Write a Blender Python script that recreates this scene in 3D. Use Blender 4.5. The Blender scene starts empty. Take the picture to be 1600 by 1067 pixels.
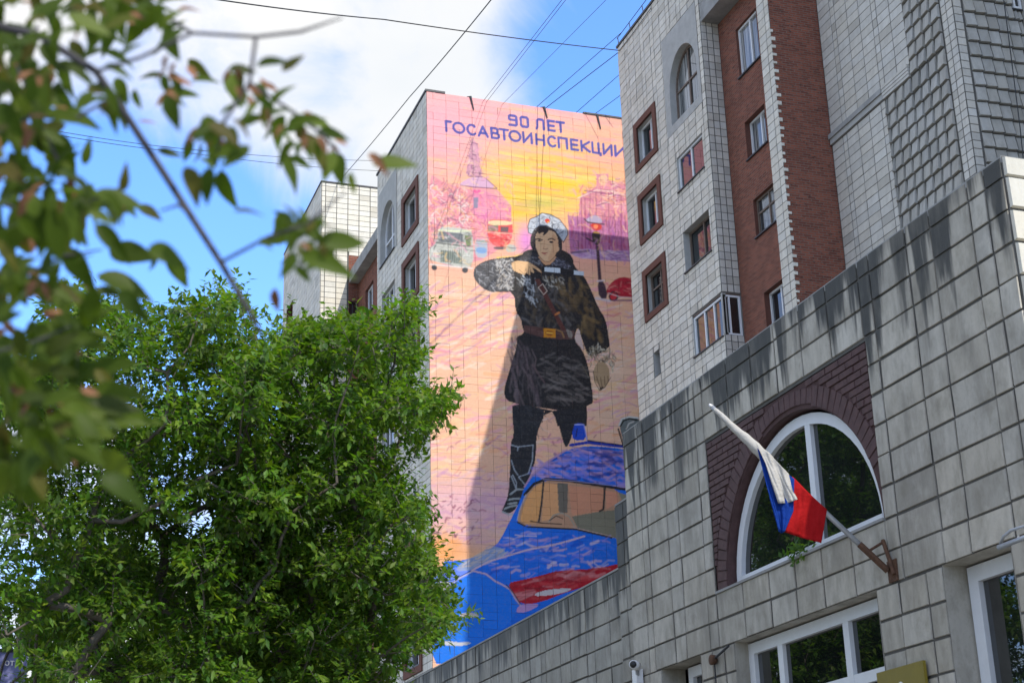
import bpy, bmesh, math, random
import numpy as np
from mathutils import Vector, Matrix
rad = math.radians
random.seed(7); rng = np.random.default_rng(7)
S = bpy.context.scene
COL = S.collection

# ------------------------------------------------------------------ camera
FPX = 2449.307                                   # focal length in units of 1/1600 of the frame width
R = np.array([[0.94535069, -0.08747462, 0.31410231],
              [-0.32482726, -0.33619621, 0.8840019],
              [-0.02827228, 0.9377208, 0.34623746]])   # columns: right, up, forward in world axes
CAM = np.array([0, 0, 1.6])
cd = bpy.data.cameras.new('camera'); cam = bpy.data.objects.new('camera', cd); COL.objects.link(cam)
m = Matrix.Identity(4)
for i in range(3):
    m[i][0] = R[i, 0]; m[i][1] = R[i, 1]; m[i][2] = -R[i, 2]; m[i][3] = CAM[i]
cam.matrix_world = m
cd.sensor_width = 36; cd.lens = FPX / 1600 * 36; cd.clip_end = 2000; cd.clip_start = .05
cd.dof.use_dof = True; cd.dof.focus_distance = 42; cd.dof.aperture_fstop = 6.3
S.camera = cam
S.render.resolution_x = 1024; S.render.resolution_y = 682
S.view_settings.view_transform = 'Standard'; S.view_settings.look = 'None'
S.view_settings.gamma = 1; S.view_settings.use_curve_mapping = False
S.view_settings.exposure = 1.0
S.cycles.max_bounces = 5; S.cycles.diffuse_bounces = 2; S.cycles.glossy_bounces = 3; S.cycles.transmission_bounces = 3; S.cycles.transparent_max_bounces = 4

def ray(x, y):
    d = R @ np.array([x - 800, 533.5 - y, FPX]); return d
def onx(x, y, c): d = ray(x, y); return CAM + d * c / d[0]
def ony(x, y, c): d = ray(x, y); return CAM + d * c / d[1]
def at(x, y, dist): d = ray(x, y); return CAM + d / np.linalg.norm(d) * dist
def proj(P):
    v = (np.asarray(P, float) - CAM) @ R
    return 800 + FPX * v[..., 0] / v[..., 2], 533.5 - FPX * v[..., 1] / v[..., 2]

# ------------------------------------------------------------------ sun and sky
SUN_A, SUN_E = rad(16), rad(45)
to_sun = Vector((math.sin(SUN_A) * math.cos(SUN_E), -math.cos(SUN_A) * math.cos(SUN_E), math.sin(SUN_E)))
sd = bpy.data.lights.new('sun', 'SUN'); sd.energy = 2.2; sd.angle = rad(.5); sd.color = (1, .94, .83)
so = bpy.data.objects.new('sun', sd); COL.objects.link(so)
so.rotation_euler = (-to_sun).to_track_quat('-Z', 'Y').to_euler(); so.location = (30, -60, 80)
W = bpy.data.worlds.new('World'); S.world = W; W.use_nodes = True
nt = W.node_tree; nt.nodes.clear()
class NT:
    def __init__(s, tree): s.t = tree
    def n(s, typ, ins=None, **kw):
        nd = s.t.nodes.new(typ)
        for k, v in kw.items(): setattr(nd, k, v)
        for k, v in (ins or {}).items():
            if hasattr(v, 'is_output'): s.t.links.new(v, nd.inputs[k])
            else: nd.inputs[k].default_value = v
        return nd
    def math(s, op, a, b=None, c=None, clamp=False):
        nd = s.t.nodes.new('ShaderNodeMath'); nd.operation = op; nd.use_clamp = clamp
        for i, v in enumerate((a, b, c)):
            if v is None: continue
            if hasattr(v, 'is_output'): s.t.links.new(v, nd.inputs[i])
            else: nd.inputs[i].default_value = v
        return nd.outputs[0]
    def ramp(s, fac, stops):
        nd = s.t.nodes.new('ShaderNodeValToRGB'); e = nd.color_ramp.elements
        while len(e) < len(stops): e.new(.5)
        for el, (p, c) in zip(e, stops): el.position = p; el.color = (*c, 1) if len(c) == 3 else c
        s.t.links.new(fac, nd.inputs[0]); return nd.outputs[0]
    def mix(s, fac, a, b, typ='MIX'):
        nd = s.t.nodes.new('ShaderNodeMix'); nd.data_type = 'RGBA'; nd.blend_type = typ
        for k, v in ((0, fac), (6, a), (7, b)):
            if hasattr(v, 'is_output'): s.t.links.new(v, nd.inputs[k])
            else: nd.inputs[k].default_value = v if k == 0 else (*v, 1)
        return nd.outputs[2]
q = NT(nt)
sky = q.n('ShaderNodeTexSky'); sky.sky_type = 'NISHITA'; sky.sun_disc = False
sky.sun_elevation = SUN_E; sky.sun_rotation = math.pi - SUN_A; sky.altitude = 100
sky.air_density = 1.0; sky.dust_density = .3; sky.ozone_density = 2.5
tc = q.n('ShaderNodeTexCoord')
sep = q.n('ShaderNodeSeparateXYZ', {0: tc.outputs['Generated']})
zc = q.math('MAXIMUM', sep.outputs[2], .05)
pl = q.n('ShaderNodeCombineXYZ', {0: q.math('DIVIDE', sep.outputs[0], zc), 1: q.math('DIVIDE', sep.outputs[1], zc)})
n1 = q.n('ShaderNodeTexNoise', {'Vector': pl.outputs[0], 'Scale': 1.15, 'Detail': 9, 'Roughness': .52, 'Distortion': .35})
n2 = q.n('ShaderNodeTexNoise', {'Vector': pl.outputs[0], 'Scale': .45, 'Detail': 3, 'Roughness': .5})
def lobe(px, py, deg, soft):
    c = ray(px, py); c /= np.linalg.norm(c)
    dp = q.n('ShaderNodeVectorMath', {0: tc.outputs['Generated'], 1: tuple(c)}, operation='DOT_PRODUCT').outputs['Value']
    return q.n('ShaderNodeMapRange', {0: dp, 1: math.cos(rad(deg + soft)), 2: math.cos(rad(deg)), 3: 0., 4: 1.}, interpolation_type='SMOOTHSTEP').outputs[0]
bank = q.math('MAXIMUM', lobe(560, 0, 3.5, 6.5), lobe(120, -150, 2, 7))
clear = q.math('MAXIMUM', q.math('MAXIMUM', lobe(330, 450, 1., 6.0), lobe(110, 400, 1., 5.5)), lobe(1080, 90, 3.0, 6.0))
n4 = q.n('ShaderNodeTexNoise', {'Vector': tc.outputs['Generated'], 'Scale': 9., 'Detail': 9, 'Roughness': .58, 'Distortion': .6})
dens = q.math('ADD', q.math('MULTIPLY', q.math('SUBTRACT', n1.outputs[0], .5), .8), q.math('MULTIPLY', q.math('SUBTRACT', n4.outputs[0], .5), 1.15))
dens = q.math('ADD', q.math('ADD', dens, .66), q.math('MULTIPLY', bank, .20))
dens = q.math('SUBTRACT', dens, q.math('MULTIPLY', clear, .50))
mask = q.n('ShaderNodeMapRange', {0: dens, 1: .30, 2: .86, 3: 0., 4: .97}, interpolation_type='SMOOTHSTEP').outputs[0]
skyc = q.mix(1.0, sky.outputs[0], (.75, 1.03, 1.45), 'MULTIPLY')
n3 = q.n('ShaderNodeTexNoise', {'Vector': pl.outputs[0], 'Scale': .9, 'Detail': 6, 'Roughness': .55})
ctint = q.mix(q.n('ShaderNodeMapRange', {0: n3.outputs[0], 1: .34, 2: .66}).outputs[0], (2.85, 3.02, 3.15), (3.7, 3.6, 3.45))
col = q.mix(mask, skyc, ctint)
bg = q.n('ShaderNodeBackground', {'Color': col, 'Strength': .15})
q.n('ShaderNodeOutputWorld', {0: bg.outputs[0]})

# ------------------------------------------------------------------ materials
def srgb(c):
    c = np.asarray(c, float) / 255
    return np.where(c <= .04045, c / 12.92, ((c + .055) / 1.055) ** 2.4)
def newmat(name):
    mt = bpy.data.materials.new(name); mt.use_nodes = True
    t = NT(mt.node_tree); b = mt.node_tree.nodes['Principled BSDF']
    return mt, t, b
def link(t, a, b): t.t.links.new(a, b)
def bump(t, b, h, strength=.3, dist=.02):
    bn = t.n('ShaderNodeBump', {'Height': h, 'Strength': strength, 'Distance': dist}); link(t, bn.outputs[0], b.inputs['Normal'])
def island_rand(t):
    g = t.n('ShaderNodeNewGeometry'); o = t.n('ShaderNodeObjectInfo')
    return t.math('FRACT', t.math('ADD', t.math('MULTIPLY', g.outputs['Random Per Island'], 1.0), t.math('MULTIPLY', o.outputs['Random'], 7.31)))
def pos(t, sx=1, sy=1, sz=1):
    g = t.n('ShaderNodeNewGeometry')
    return t.n('ShaderNodeVectorMath', {0: g.outputs['Position'], 1: (sx, sy, sz)}, operation='MULTIPLY').outputs[0]
def tile_mat(name, base, var=.16, top=None, dirt=.5, warm=(1.06, 1.0, .9), grime=.35, reach=1.1):
    mt, t, b = newmat(name)
    r = island_rand(t)
    v = t.math('ADD', t.math('MULTIPLY', r, var), 1 - var / 2)
    c = t.mix(1, base, t.n('ShaderNodeCombineColor', {0: v, 1: v, 2: v}).outputs[0], 'MULTIPLY')
    r2 = t.math('FRACT', t.math('MULTIPLY', r, 13.7))
    c = t.mix(t.math('MULTIPLY', r2, .55), c, tuple(np.array(base) * np.array(warm)))
    odd = t.math('GREATER_THAN', t.math('FRACT', t.math('MULTIPLY', r, 57.3)), .93)
    c = t.mix(t.math('MULTIPLY', odd, .4), c, tuple(np.array(base) * np.array((.5, .48, .44))))
    n = t.n('ShaderNodeTexNoise', {'Vector': pos(t, 5, 5, 2), 'Scale': 1, 'Detail': 7, 'Roughness': .65})
    nf = t.n('ShaderNodeTexNoise', {'Vector': pos(t, 30, 30, 22), 'Scale': 1, 'Detail': 4, 'Roughness': .6})
    st = t.n('ShaderNodeMapRange', {0: n.outputs[0], 1: .44, 2: .68, 3: 0., 4: grime}).outputs[0]
    c = t.mix(st, c, tuple(np.array(base) * np.array((.52, .5, .46))))
    sp = t.n('ShaderNodeMapRange', {0: nf.outputs[0], 1: .56, 2: .75, 3: 0., 4: .3}).outputs[0]
    c = t.mix(sp, c, tuple(np.array(base) * .55))
    if top is not None:
        lb = t.n('ShaderNodeTexNoise', {'Vector': pos(t, 3.1, 3.1, 2.6), 'Scale': 1, 'Detail': 8, 'Roughness': .7}).outputs[0]
        c = t.mix(t.n('ShaderNodeMapRange', {0: lb, 1: .52, 2: .68, 3: 0., 4: .5}).outputs[0], c, tuple(np.array(base) * 1.35))
        c = t.mix(t.n('ShaderNodeMapRange', {0: lb, 1: .46, 2: .32, 3: 0., 4: .5}).outputs[0], c, tuple(np.array(base) * np.array((.5, .48, .42))))
        g = t.n('ShaderNodeNewGeometry'); sx = t.n('ShaderNodeSeparateXYZ', {0: g.outputs['Position']})
        below = t.math('SUBTRACT', top, sx.outputs[2])
        a1 = t.n('ShaderNodeTexNoise', {'Vector': pos(t, 1, 3.4, .35), 'Scale': 1, 'Detail': 3, 'Roughness': .55}).outputs[0]
        a2 = t.n('ShaderNodeTexNoise', {'Vector': pos(t, 1, 9, 1.1), 'Scale': 1, 'Detail': 5, 'Roughness': .6}).outputs[0]
        reachv = t.math('ADD', .2, t.math('MULTIPLY', t.n('ShaderNodeMapRange', {0: a1, 1: .36, 2: .72, 3: 0., 4: 1.}).outputs[0], reach))
        k = t.math('DIVIDE', t.math('SUBTRACT', reachv, below), .55)
        k = t.math('ADD', k, t.math('MULTIPLY', t.math('SUBTRACT', a2, .5), 2.2))
        k = t.n('ShaderNodeMapRange', {0: k, 1: 0., 2: 1., 3: 0., 4: dirt}, interpolation_type='SMOOTHSTEP').outputs[0]
        c = t.mix(k, c, (.035, .037, .034))
        w1 = t.n('ShaderNodeTexNoise', {'Vector': pos(t, .8, .8, .55), 'Scale': 1, 'Detail': 6, 'Roughness': .6}).outputs[0]
        w2 = t.n('ShaderNodeTexNoise', {'Vector': pos(t, 7, 7, 1.2), 'Scale': 1, 'Detail': 5, 'Roughness': .65}).outputs[0]
        wk = t.n('ShaderNodeMapRange', {0: t.math('ADD', t.math('MULTIPLY', w1, .6), t.math('MULTIPLY', w2, .5)), 1: .54, 2: .72, 3: 0., 4: .62}).outputs[0]
        c = t.mix(wk, c, tuple(np.array(base) * np.array((.45, .44, .42))))
    link(t, c, b.inputs['Base Color']); b.inputs['Roughness'].default_value = .62
    b.inputs['Specular IOR Level'].default_value = .3
    bump(t, b, t.math('ADD', nf.outputs[0], n.outputs[0]), .25, .01)
    return mt
def plain(name, base, rough=.6, var=.2, scale=6, metal=0, spec=.4):
    mt, t, b = newmat(name)
    n = t.n('ShaderNodeTexNoise', {'Vector': pos(t), 'Scale': scale, 'Detail': 6, 'Roughness': .65})
    c = t.ramp(n.outputs[0], [(.25, tuple(np.array(base) * (1 - var))), (.75, tuple(np.minimum(np.array(base) * (1 + var), 1)))])
    link(t, c, b.inputs['Base Color']); b.inputs['Roughness'].default_value = rough; b.inputs['Metallic'].default_value = metal
    b.inputs['Specular IOR Level'].default_value = spec
    bump(t, b, n.outputs[0], .15, .01)
    return mt
def brick_wall_mat(name, c1, c2, mortar, u='y'):
    mt, t, b = newmat(name)
    uv = t.n('ShaderNodeUVMap')
    br = t.n('ShaderNodeTexBrick', {'Vector': uv.outputs[0], 'Scale': 1., 'Color1': (*c1, 1), 'Color2': (*c2, 1), 'Mortar': (*mortar, 1),
             'Mortar Size': .014, 'Mortar Smooth': .2, 'Bias': -.1, 'Brick Width': .26, 'Row Height': .077})
    n = t.n('ShaderNodeTexNoise', {'Vector': pos(t), 'Scale': 1.6, 'Detail': 7, 'Roughness': .7})
    c = t.mix(t.n('ShaderNodeMapRange', {0: n.outputs[0], 1: .45, 2: .8, 3: 0., 4: .38}).outputs[0], br.outputs[0], tuple(np.array(c2) * .45))
    n3 = t.n('ShaderNodeTexNoise', {'Vector': pos(t, 6, 6, 14), 'Scale': 1., 'Detail': 5, 'Roughness': .7})
    c = t.mix(t.n('ShaderNodeMapRange', {0: n3.outputs[0], 1: .56, 2: .70, 3: 0., 4: .8}).outputs[0], c, (.03, .022, .02))
    link(t, c, b.inputs['Base Color']); b.inputs['Roughness'].default_value = .85
    b.inputs['Specular IOR Level'].default_value = .2
    bump(t, b, t.math('SUBTRACT', t.math('MULTIPLY', n3.outputs[0], .4), br.outputs['Fac']), .6, .02)
    return mt
def glass(name, base=(.012, .016, .018), ior=1.9, rough=.012):
    mt, t, b = newmat(name)
    n = t.n('ShaderNodeTexNoise', {'Vector': pos(t), 'Scale': .9, 'Detail': 2})
    c = t.ramp(n.outputs[0], [(.35, tuple(np.array(base) * .6)), (.7, tuple(np.array(base) * 1.6))])
    link(t, c, b.inputs['Base Color']); b.inputs['Roughness'].default_value = rough; b.inputs['IOR'].default_value = ior
    bn = t.n('ShaderNodeBump', {'Height': n.outputs[0], 'Strength': .05, 'Distance': .02}); link(t, bn.outputs[0], b.inputs['Normal'])
    return mt
def leaf_mat(name, attr=True, c0=None):
    mt, t, b = newmat(name)
    if attr: c = t.n('ShaderNodeVertexColor', layer_name='Col').outputs[0]
    else:
        o = t.n('ShaderNodeObjectInfo'); c = t.ramp(o.outputs['Random'], c0)
        n = t.n('ShaderNodeTexNoise', {'Vector': pos(t), 'Scale': 40, 'Detail': 3})
        c = t.mix(t.math('MULTIPLY', n.outputs[0], .5), c, (.05, .085, .012))
    link(t, c, b.inputs['Base Color']); b.inputs['Roughness'].default_value = .5; b.inputs['Specular IOR Level'].default_value = .3 if attr else .15
    tr = t.n('ShaderNodeBsdfTranslucent', {'Color': t.mix(1, c, (1.9, 2.1, .7), 'MULTIPLY')})
    ms = t.n('ShaderNodeMixShader', {0: .4, 1: b.outputs[0], 2: tr.outputs[0]})
    link(t, ms.outputs[0], mt.node_tree.nodes['Material Output'].inputs[0])
    return mt
M = {}
M['tile_white'] = tile_mat('white_facade_tile', (.655, .63, .56), .26, grime=.42)
M['tile_cream'] = tile_mat('cream_facade_tile', (.66, .63, .55), .14, grime=.22)
M['tile_near'] = tile_mat('grey_facade_tile', (.57, .558, .515), .24, grime=.3)
M['tile_rough'] = tile_mat('chiselled_facade_tile', (.41, .405, .375), .34, grime=.45)
M['tile_annex'] = tile_mat('annex_wall_tile', (.46, .435, .375), .36, top=7.59, dirt=.94, grime=.62, reach=1.5)
M['tile_end'] = tile_mat('clean_end_tile', (.56, .54, .47), .14, grime=.25)  # cleaner cream tile, without the dirt streaks of the long wall
M['tile_low'] = tile_mat('low_wing_tile', (.36, .345, .30), .32, top=5.92, dirt=.88, grime=.6, reach=1.0)
M['mortar'] = plain('dark_joint_mortar', (.11, .105, .095), .95)
M['mortar_light'] = plain('grey_joint_mortar', (.115, .112, .105), .95)
M['mortar_mural'] = plain('painted_joint_mortar', (.24, .13, .11), .95, .6, 1.4)
M['plaster'] = plain('grey_plaster', (.40, .40, .38), .9, .15, 3)
M['concrete'] = plain('weathered_concrete', (.30, .30, .29), .9, .3, 2)
M['brick_red'] = brick_wall_mat('red_brick_wall', (.29, .092, .056), (.15, .046, .033), (.19, .13, .10))
M['brick_frame'] = plain('red_brick_surround', (.145, .062, .045), .9, .35, 20)
M['brick_purple'] = plain('painted_maroon_brick', (.092, .05, .048), .75, .32, 9)
M['brick_mortar'] = plain('maroon_painted_mortar', (.082, .045, .043), .9)
M['pvc'] = plain('white_plastic_frame', (.74, .76, .78), .35, .05, 8)
M['wood'] = plain('old_brown_wood_frame', (.16, .12, .095), .7, .3, 10)
M['glass'] = glass('window_glass')
M['glass_annex'] = glass('annex_window_glass', (.009, .011, .011), 2.05)
M['curtain'] = glass('curtained_window_glass', (.10, .12, .13), 1.8, .03)
_t = NT(M['curtain'].node_tree); _b = M['curtain'].node_tree.nodes['Principled BSDF']
_w = _t.n('ShaderNodeTexNoise', {'Vector': pos(_t, 17, 17, .25), 'Scale': 1, 'Detail': 3, 'Distortion': .3})
_c = _t.ramp(_w.outputs[0], [(.40, (.03, .036, .04)), (.5, (.16, .17, .17)), (.62, (.34, .34, .33))]); link(_t, _c, _b.inputs['Base Color'])
M['metal_dark'] = plain('dark_roof_flashing', (.045, .045, .05), .5, .3, 8)
M['metal'] = plain('galvanised_metal', (.45, .47, .5), .4, .15, 8, .6)
M['rust'] = plain('rusty_steel', (.10, .05, .028), .85, .5, 30)
M['wire'] = plain('black_cable', (.03, .032, .036), .6, .1)
M['roof'] = plain('roofing_felt', (.07, .07, .07), .9, .3)
M['asphalt'] = plain('pale_concrete_paving', (.20, .195, .18), .9, .3, 1)
M['white_paint'] = plain('white_enamel', (.78, .78, .78), .4, .04)
M['black'] = plain('black_plastic', (.015, .015, .016), .3, .1)
M['bark'] = plain('grey_brown_bark', (.10, .085, .07), .9, .4, 18)
M['twig'] = plain('grey_blue_twig', (.055, .053, .06), .8, .3, 40)
M['leaf'] = leaf_mat('tree_leaf')
M['leaf_near'] = leaf_mat('near_leaf', False, [(0, (.028, .050, .006)), (.3, (.060, .090, .008)), (.55, (.075, .11, .010)), (.75, (.032, .045, .010)), (.86, (.10, .065, .02)), (.93, (.10, .13, .02)), (1, (.15, .19, .04))])
M['leaf_brown'] = plain('withered_leaf', (.20, .09, .04), .8, .4, 50)
def cloth_mat(name, c):
    mt, t, b = newmat(name)
    n = t.n('ShaderNodeTexNoise', {'Vector': pos(t, 9, 9, 14), 'Scale': 1, 'Detail': 5, 'Roughness': .6}); wv = t.n('ShaderNodeTexNoise', {'Vector': pos(t), 'Scale': 420, 'Detail': 1})
    cc = t.mix(t.math('MULTIPLY', n.outputs[0], .3), c, tuple(np.array(c) * .6)); link(t, cc, b.inputs['Base Color']); b.inputs['Roughness'].default_value = .9; b.inputs['Specular IOR Level'].default_value = .15
    bump(t, b, t.math('ADD', n.outputs[0], t.math('MULTIPLY', wv.outputs[0], .08)), .7, .03)
    tr = t.n('ShaderNodeBsdfTranslucent', {'Color': cc}); ms = t.n('ShaderNodeMixShader', {0: .3, 1: b.outputs[0], 2: tr.outputs[0]}); link(t, ms.outputs[0], mt.node_tree.nodes['Material Output'].inputs[0]); return mt
M['flag_white'] = cloth_mat('white_flag_cloth', (.66, .64, .60))
M['flag_blue'] = cloth_mat('blue_flag_cloth', (.012, .06, .36))
M['flag_red'] = cloth_mat('red_flag_cloth', (.50, .014, .016))
M['sign_blue'] = plain('lilac_blue_sign_face', (.15, .16, .33), .5, .05)
M['sign_yellow'] = plain('mustard_sign_plate', (.22, .17, .018), .45, .1)
M['text_white'] = plain('white_lettering', (.8, .8, .8), .5, .02)

# ------------------------------------------------------------------ mesh helpers
class MB:
    def __init__(s): s.v = []; s.f = []; s.uv = []
    def quad(s, pts, uvs=None):
        i = len(s.v); s.v += [tuple(p) for p in pts]; s.f.append(tuple(range(i, i + len(pts))))
        s.uv += list(uvs) if uvs else [(p[0] + p[1], p[2]) for p in pts]
    def box(s, p0, p1, P=None):
        x0, y0, z0 = p0; x1, y1, z1 = p1
        c = [(x0, y0, z0), (x1, y0, z0), (x1, y1, z0), (x0, y1, z0), (x0, y0, z1), (x1, y0, z1), (x1, y1, z1), (x0, y1, z1)]
        w = [P(*k) for k in c] if P else c
        for f in ((0, 3, 2, 1), (4, 5, 6, 7), (0, 1, 5, 4), (1, 2, 6, 5), (2, 3, 7, 6), (3, 0, 4, 7)):
            s.quad([w[j] for j in f])
    def tube(s, pts, rs, n=6, cap=True):
        pts = [Vector(p) for p in pts]; base = len(s.v); up = Vector((.13, .27, .95))
        for i, p in enumerate(pts):
            d = (pts[min(i + 1, len(pts) - 1)] - pts[max(i - 1, 0)]).normalized()
            a = d.cross(up)
            if a.length < .05: a = d.cross(Vector((1, 0, 0)))
            a.normalize(); b = d.cross(a)
            r = rs[i] if hasattr(rs, '__len__') else rs
            for k in range(n):
                t = 2 * math.pi * k / n; s.v.append(tuple(p + a * math.cos(t) * r + b * math.sin(t) * r))
        for i in range(len(pts) - 1):
            for k in range(n):
                k2 = (k + 1) % n
                s.f.append((base + i * n + k, base + i * n + k2, base + (i + 1) * n + k2, base + (i + 1) * n + k)); s.uv += [(0, 0)] * 4
        if cap:
            s.f.append(tuple(base + k for k in range(n))[::-1]); s.uv += [(0, 0)] * n
            e = base + (len(pts) - 1) * n; s.f.append(tuple(e + k for k in range(n))); s.uv += [(0, 0)] * n
    def mesh(s, name, mat, smooth=False):
        me = bpy.data.meshes.new(name); me.from_pydata(s.v, [], s.f)
        u = me.uv_layers.new(name='UVMap'); u.data.foreach_set('uv', np.array(s.uv, np.float32).ravel())
        if smooth: me.polygons.foreach_set('use_smooth', [True] * len(me.polygons))
        me.materials.append(M[mat] if isinstance(mat, str) else mat); return me
    def build(s, name, mat, parent=None, smooth=False):
        o = bpy.data.objects.new(name, s.mesh(name, mat, smooth)); COL.objects.link(o)
        if parent: setpar(o, parent)
        return o
def setpar(o, p):
    o.parent = p
    o.matrix_parent_inverse = Matrix.Translation(-wloc(p))
def wloc(p):
    return Vector(p.get('_w', (0, 0, 0))) if p.type == 'EMPTY' else Vector((0, 0, 0))
def tag(o, label, cat, group=None, kind=None):
    o['label'] = label; o['category'] = cat
    if group: o['group'] = group
    if kind: o['kind'] = kind
    return o
def thing(name, label, cat, loc=(0, 0, 0), group=None):
    o = bpy.data.objects.new(name, None); COL.objects.link(o); o.location = loc; o['_w'] = tuple(loc); o.empty_display_size = .3
    return tag(o, label, cat, group)
def P_of(ax, c):
    # (u, v, d): u along the wall, v height, d depth into the wall
    return (lambda u, v, d: (c + d, u, v)) if ax == 'x' else (lambda u, v, d: (u, c + d, v))
def frame_of(ax, c):
    if ax == 'x': return Matrix(((0, 0, -1, c), (-1, 0, 0, 0), (0, 1, 0, 0), (0, 0, 0, 1)))
    return Matrix(((1, 0, 0, 0), (0, 0, -1, c), (0, 1, 0, 0), (0, 0, 0, 1)))
def loc_uv(ax, u, v, out): return Vector((-u, v, out)) if ax == 'x' else Vector((u, v, out))
def facade(parent, name, ax, c, u0, u1, v0, v1, holes, mat, revmat=None):
    P = P_of(ax, c); b = MB()
    us = sorted({u0, u1} | {min(max(h[k], u0), u1) for h in holes for k in (0, 1)})
    vs = sorted({v0, v1} | {min(max(h[k], v0), v1) for h in holes for k in (2, 3)})
    for a0, a1 in zip(us, us[1:]):
        for b0, b1 in zip(vs, vs[1:]):
            uc, vc = (a0 + a1) / 2, (b0 + b1) / 2
            if any(h[0] < uc < h[1] and h[2] < vc < h[3] for h in holes): continue
            b.quad([P(a0, b0, 0), P(a1, b0, 0), P(a1, b1, 0), P(a0, b1, 0)], [(a0, b0), (a1, b0), (a1, b1), (a0, b1)])
    o = b.build(name, mat, parent)
    for h in holes:
        a0, a1, b0, b1, d = h[:5]
        if not d: continue
        r = MB(); e = -.013
        for (p, q_) in (((a0, b0), (a1, b0)), ((a1, b0), (a1, b1)), ((a1, b1), (a0, b1)), ((a0, b1), (a0, b0))):
            r.quad([P(*p, e), P(*q_, e), P(*q_, d), P(*p, d)])
        r.build('reveal', revmat or 'plaster', parent)
    return o
def cuts(a, b, seq, start=0):
    out = [a]; i = start
    while out[-1] < b - .12:
        out.append(min(out[-1] + seq[i % len(seq)], b)); i += 1
    if out[-1] < b: out[-1] = b
    return out
def subtract(rects, h):
    out = []
    for (a0, a1, b0, b1) in rects:
        if h[1] <= a0 or h[0] >= a1 or h[3] <= b0 or h[2] >= b1: out.append((a0, a1, b0, b1)); continue
        if h[0] > a0: out.append((a0, h[0], b0, b1))
        if h[1] < a1: out.append((h[1], a1, b0, b1))
        m0, m1 = max(a0, h[0]), min(a1, h[1])
        if h[2] > b0: out.append((m0, m1, b0, h[2]))
        if h[3] < b1: out.append((m0, m1, h[3], b1))
    return [r for r in out if r[1] - r[0] > .04 and r[3] - r[2] > .04]
def tile_shape(w, h, t, ch, wedge=0):
    x, y = w / 2, h / 2; xi, yi = x - ch, y - ch
    b = [(-x, -y, 0), (x, -y, 0), (x, y, 0), (-x, y, 0)]
    if wedge:
        f = [(-xi, -yi, t + wedge * .55), (xi, -yi, t + wedge), (xi, yi, t + wedge * .35), (-xi, yi, t * .5)]
    else: f = [(-xi, -yi, t), (xi, -yi, t), (xi, yi, t), (-xi, yi, t)]
    return b + f, [(4, 5, 6, 7), (0, 1, 5, 4), (1, 2, 6, 5), (2, 3, 7, 6), (3, 0, 4, 7)]
MESHC = {}
def annex_top(px):                                   # what lies below this line is hidden behind the annex
    return 678 - .746 * (px - 976) if px > 976 else (890 + .53 * (957 - px))
class Tiler:
    """collects the tiles of one building; the 300 largest in view become parts, the rest one stuff part"""
    def __init__(s, parent, name, restname, limit=300): s.p = parent; s.name = name; s.rest = restname; s.t = []; s.limit = limit
    def wall(s, ax, c, us, vs, holes, mat, gap=.017, gu=None, t=.012, ch=.004, jit=.004, tilt=.5, wedge=0, behind=True, brk=0, keep=None):
        for j, (b0, b1) in enumerate(zip(vs, vs[1:])):
            for a0, a1 in zip(us, us[1:]):
                rs = [(a0, a1, b0, b1)]
                for h in holes: rs = subtract(rs, h)
                for (p0, p1, r0, r1) in rs:
                    uc, vc = (p0 + p1) / 2, (r0 + r1) / 2
                    if keep and not keep(uc, vc): continue
                    w, h_ = p1 - p0 - (gu or gap * 1.9), r1 - r0 - gap
                    if not behind: w -= random.choice((0, 0, .004, .01)); h_ -= random.choice((0, 0, .004, .008)); uc += random.uniform(-.006, .006); vc += random.uniform(-.004, .004)
                    if w < .03 or h_ < .03: continue
                    P = P_of(ax, c)
                    px, py = proj(np.array([P(p0, r0, 0), P(p1, r0, 0), P(p1, r1, 0), P(p0, r1, 0)]))
                    area = .5 * abs(sum(px[k] * py[(k + 1) % 4] - px[(k + 1) % 4] * py[k] for k in range(4)))
                    ok = -5 < px.mean() < 1605 and -5 < py.mean() < 1072
                    if behind and py.mean() > annex_top(px.mean()): ok = False
                    s.t.append((area if ok else -1, ax, c, uc, vc, round(w, 3), round(h_, 3), t, ch, wedge, mat, jit, tilt))
    def finish(s):
        s.t.sort(key=lambda k: -k[0]); rest = {}
        for i, (area, ax, c, uc, vc, w, h_, t, ch, wedge, mat, jit, tilt) in enumerate(s.t):
            mx = frame_of(ax, c) @ Matrix.Translation(loc_uv(ax, uc, vc, random.uniform(0, jit)))
            mx = mx @ Matrix.Rotation(rad(random.gauss(0, tilt)), 4, 'X') @ Matrix.Rotation(rad(random.gauss(0, tilt)), 4, 'Y')
            vv, ff = tile_shape(w, h_, t, ch, wedge)
            if i < s.limit and area > 0:
                k = (w, h_, t, wedge, mat)
                if k not in MESHC:
                    me = bpy.data.meshes.new(s.name); me.from_pydata(vv, [], ff); me.materials.append(M[mat]); MESHC[k] = me
                o = bpy.data.objects.new(s.name, MESHC[k]); COL.objects.link(o); setpar(o, s.p); o.matrix_basis = mx
            else:
                b = rest.setdefault(mat, MB()); i0 = len(b.v)
                b.v += [tuple(mx @ Vector(q_)) for q_ in vv]
                b.f += [tuple(i0 + k for k in f) for f in ff]; b.uv += [(0, 0)] * 20
        for mat, b in rest.items():
            o = b.build(s.rest, mat, s.p); o['kind'] = 'stuff'
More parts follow.
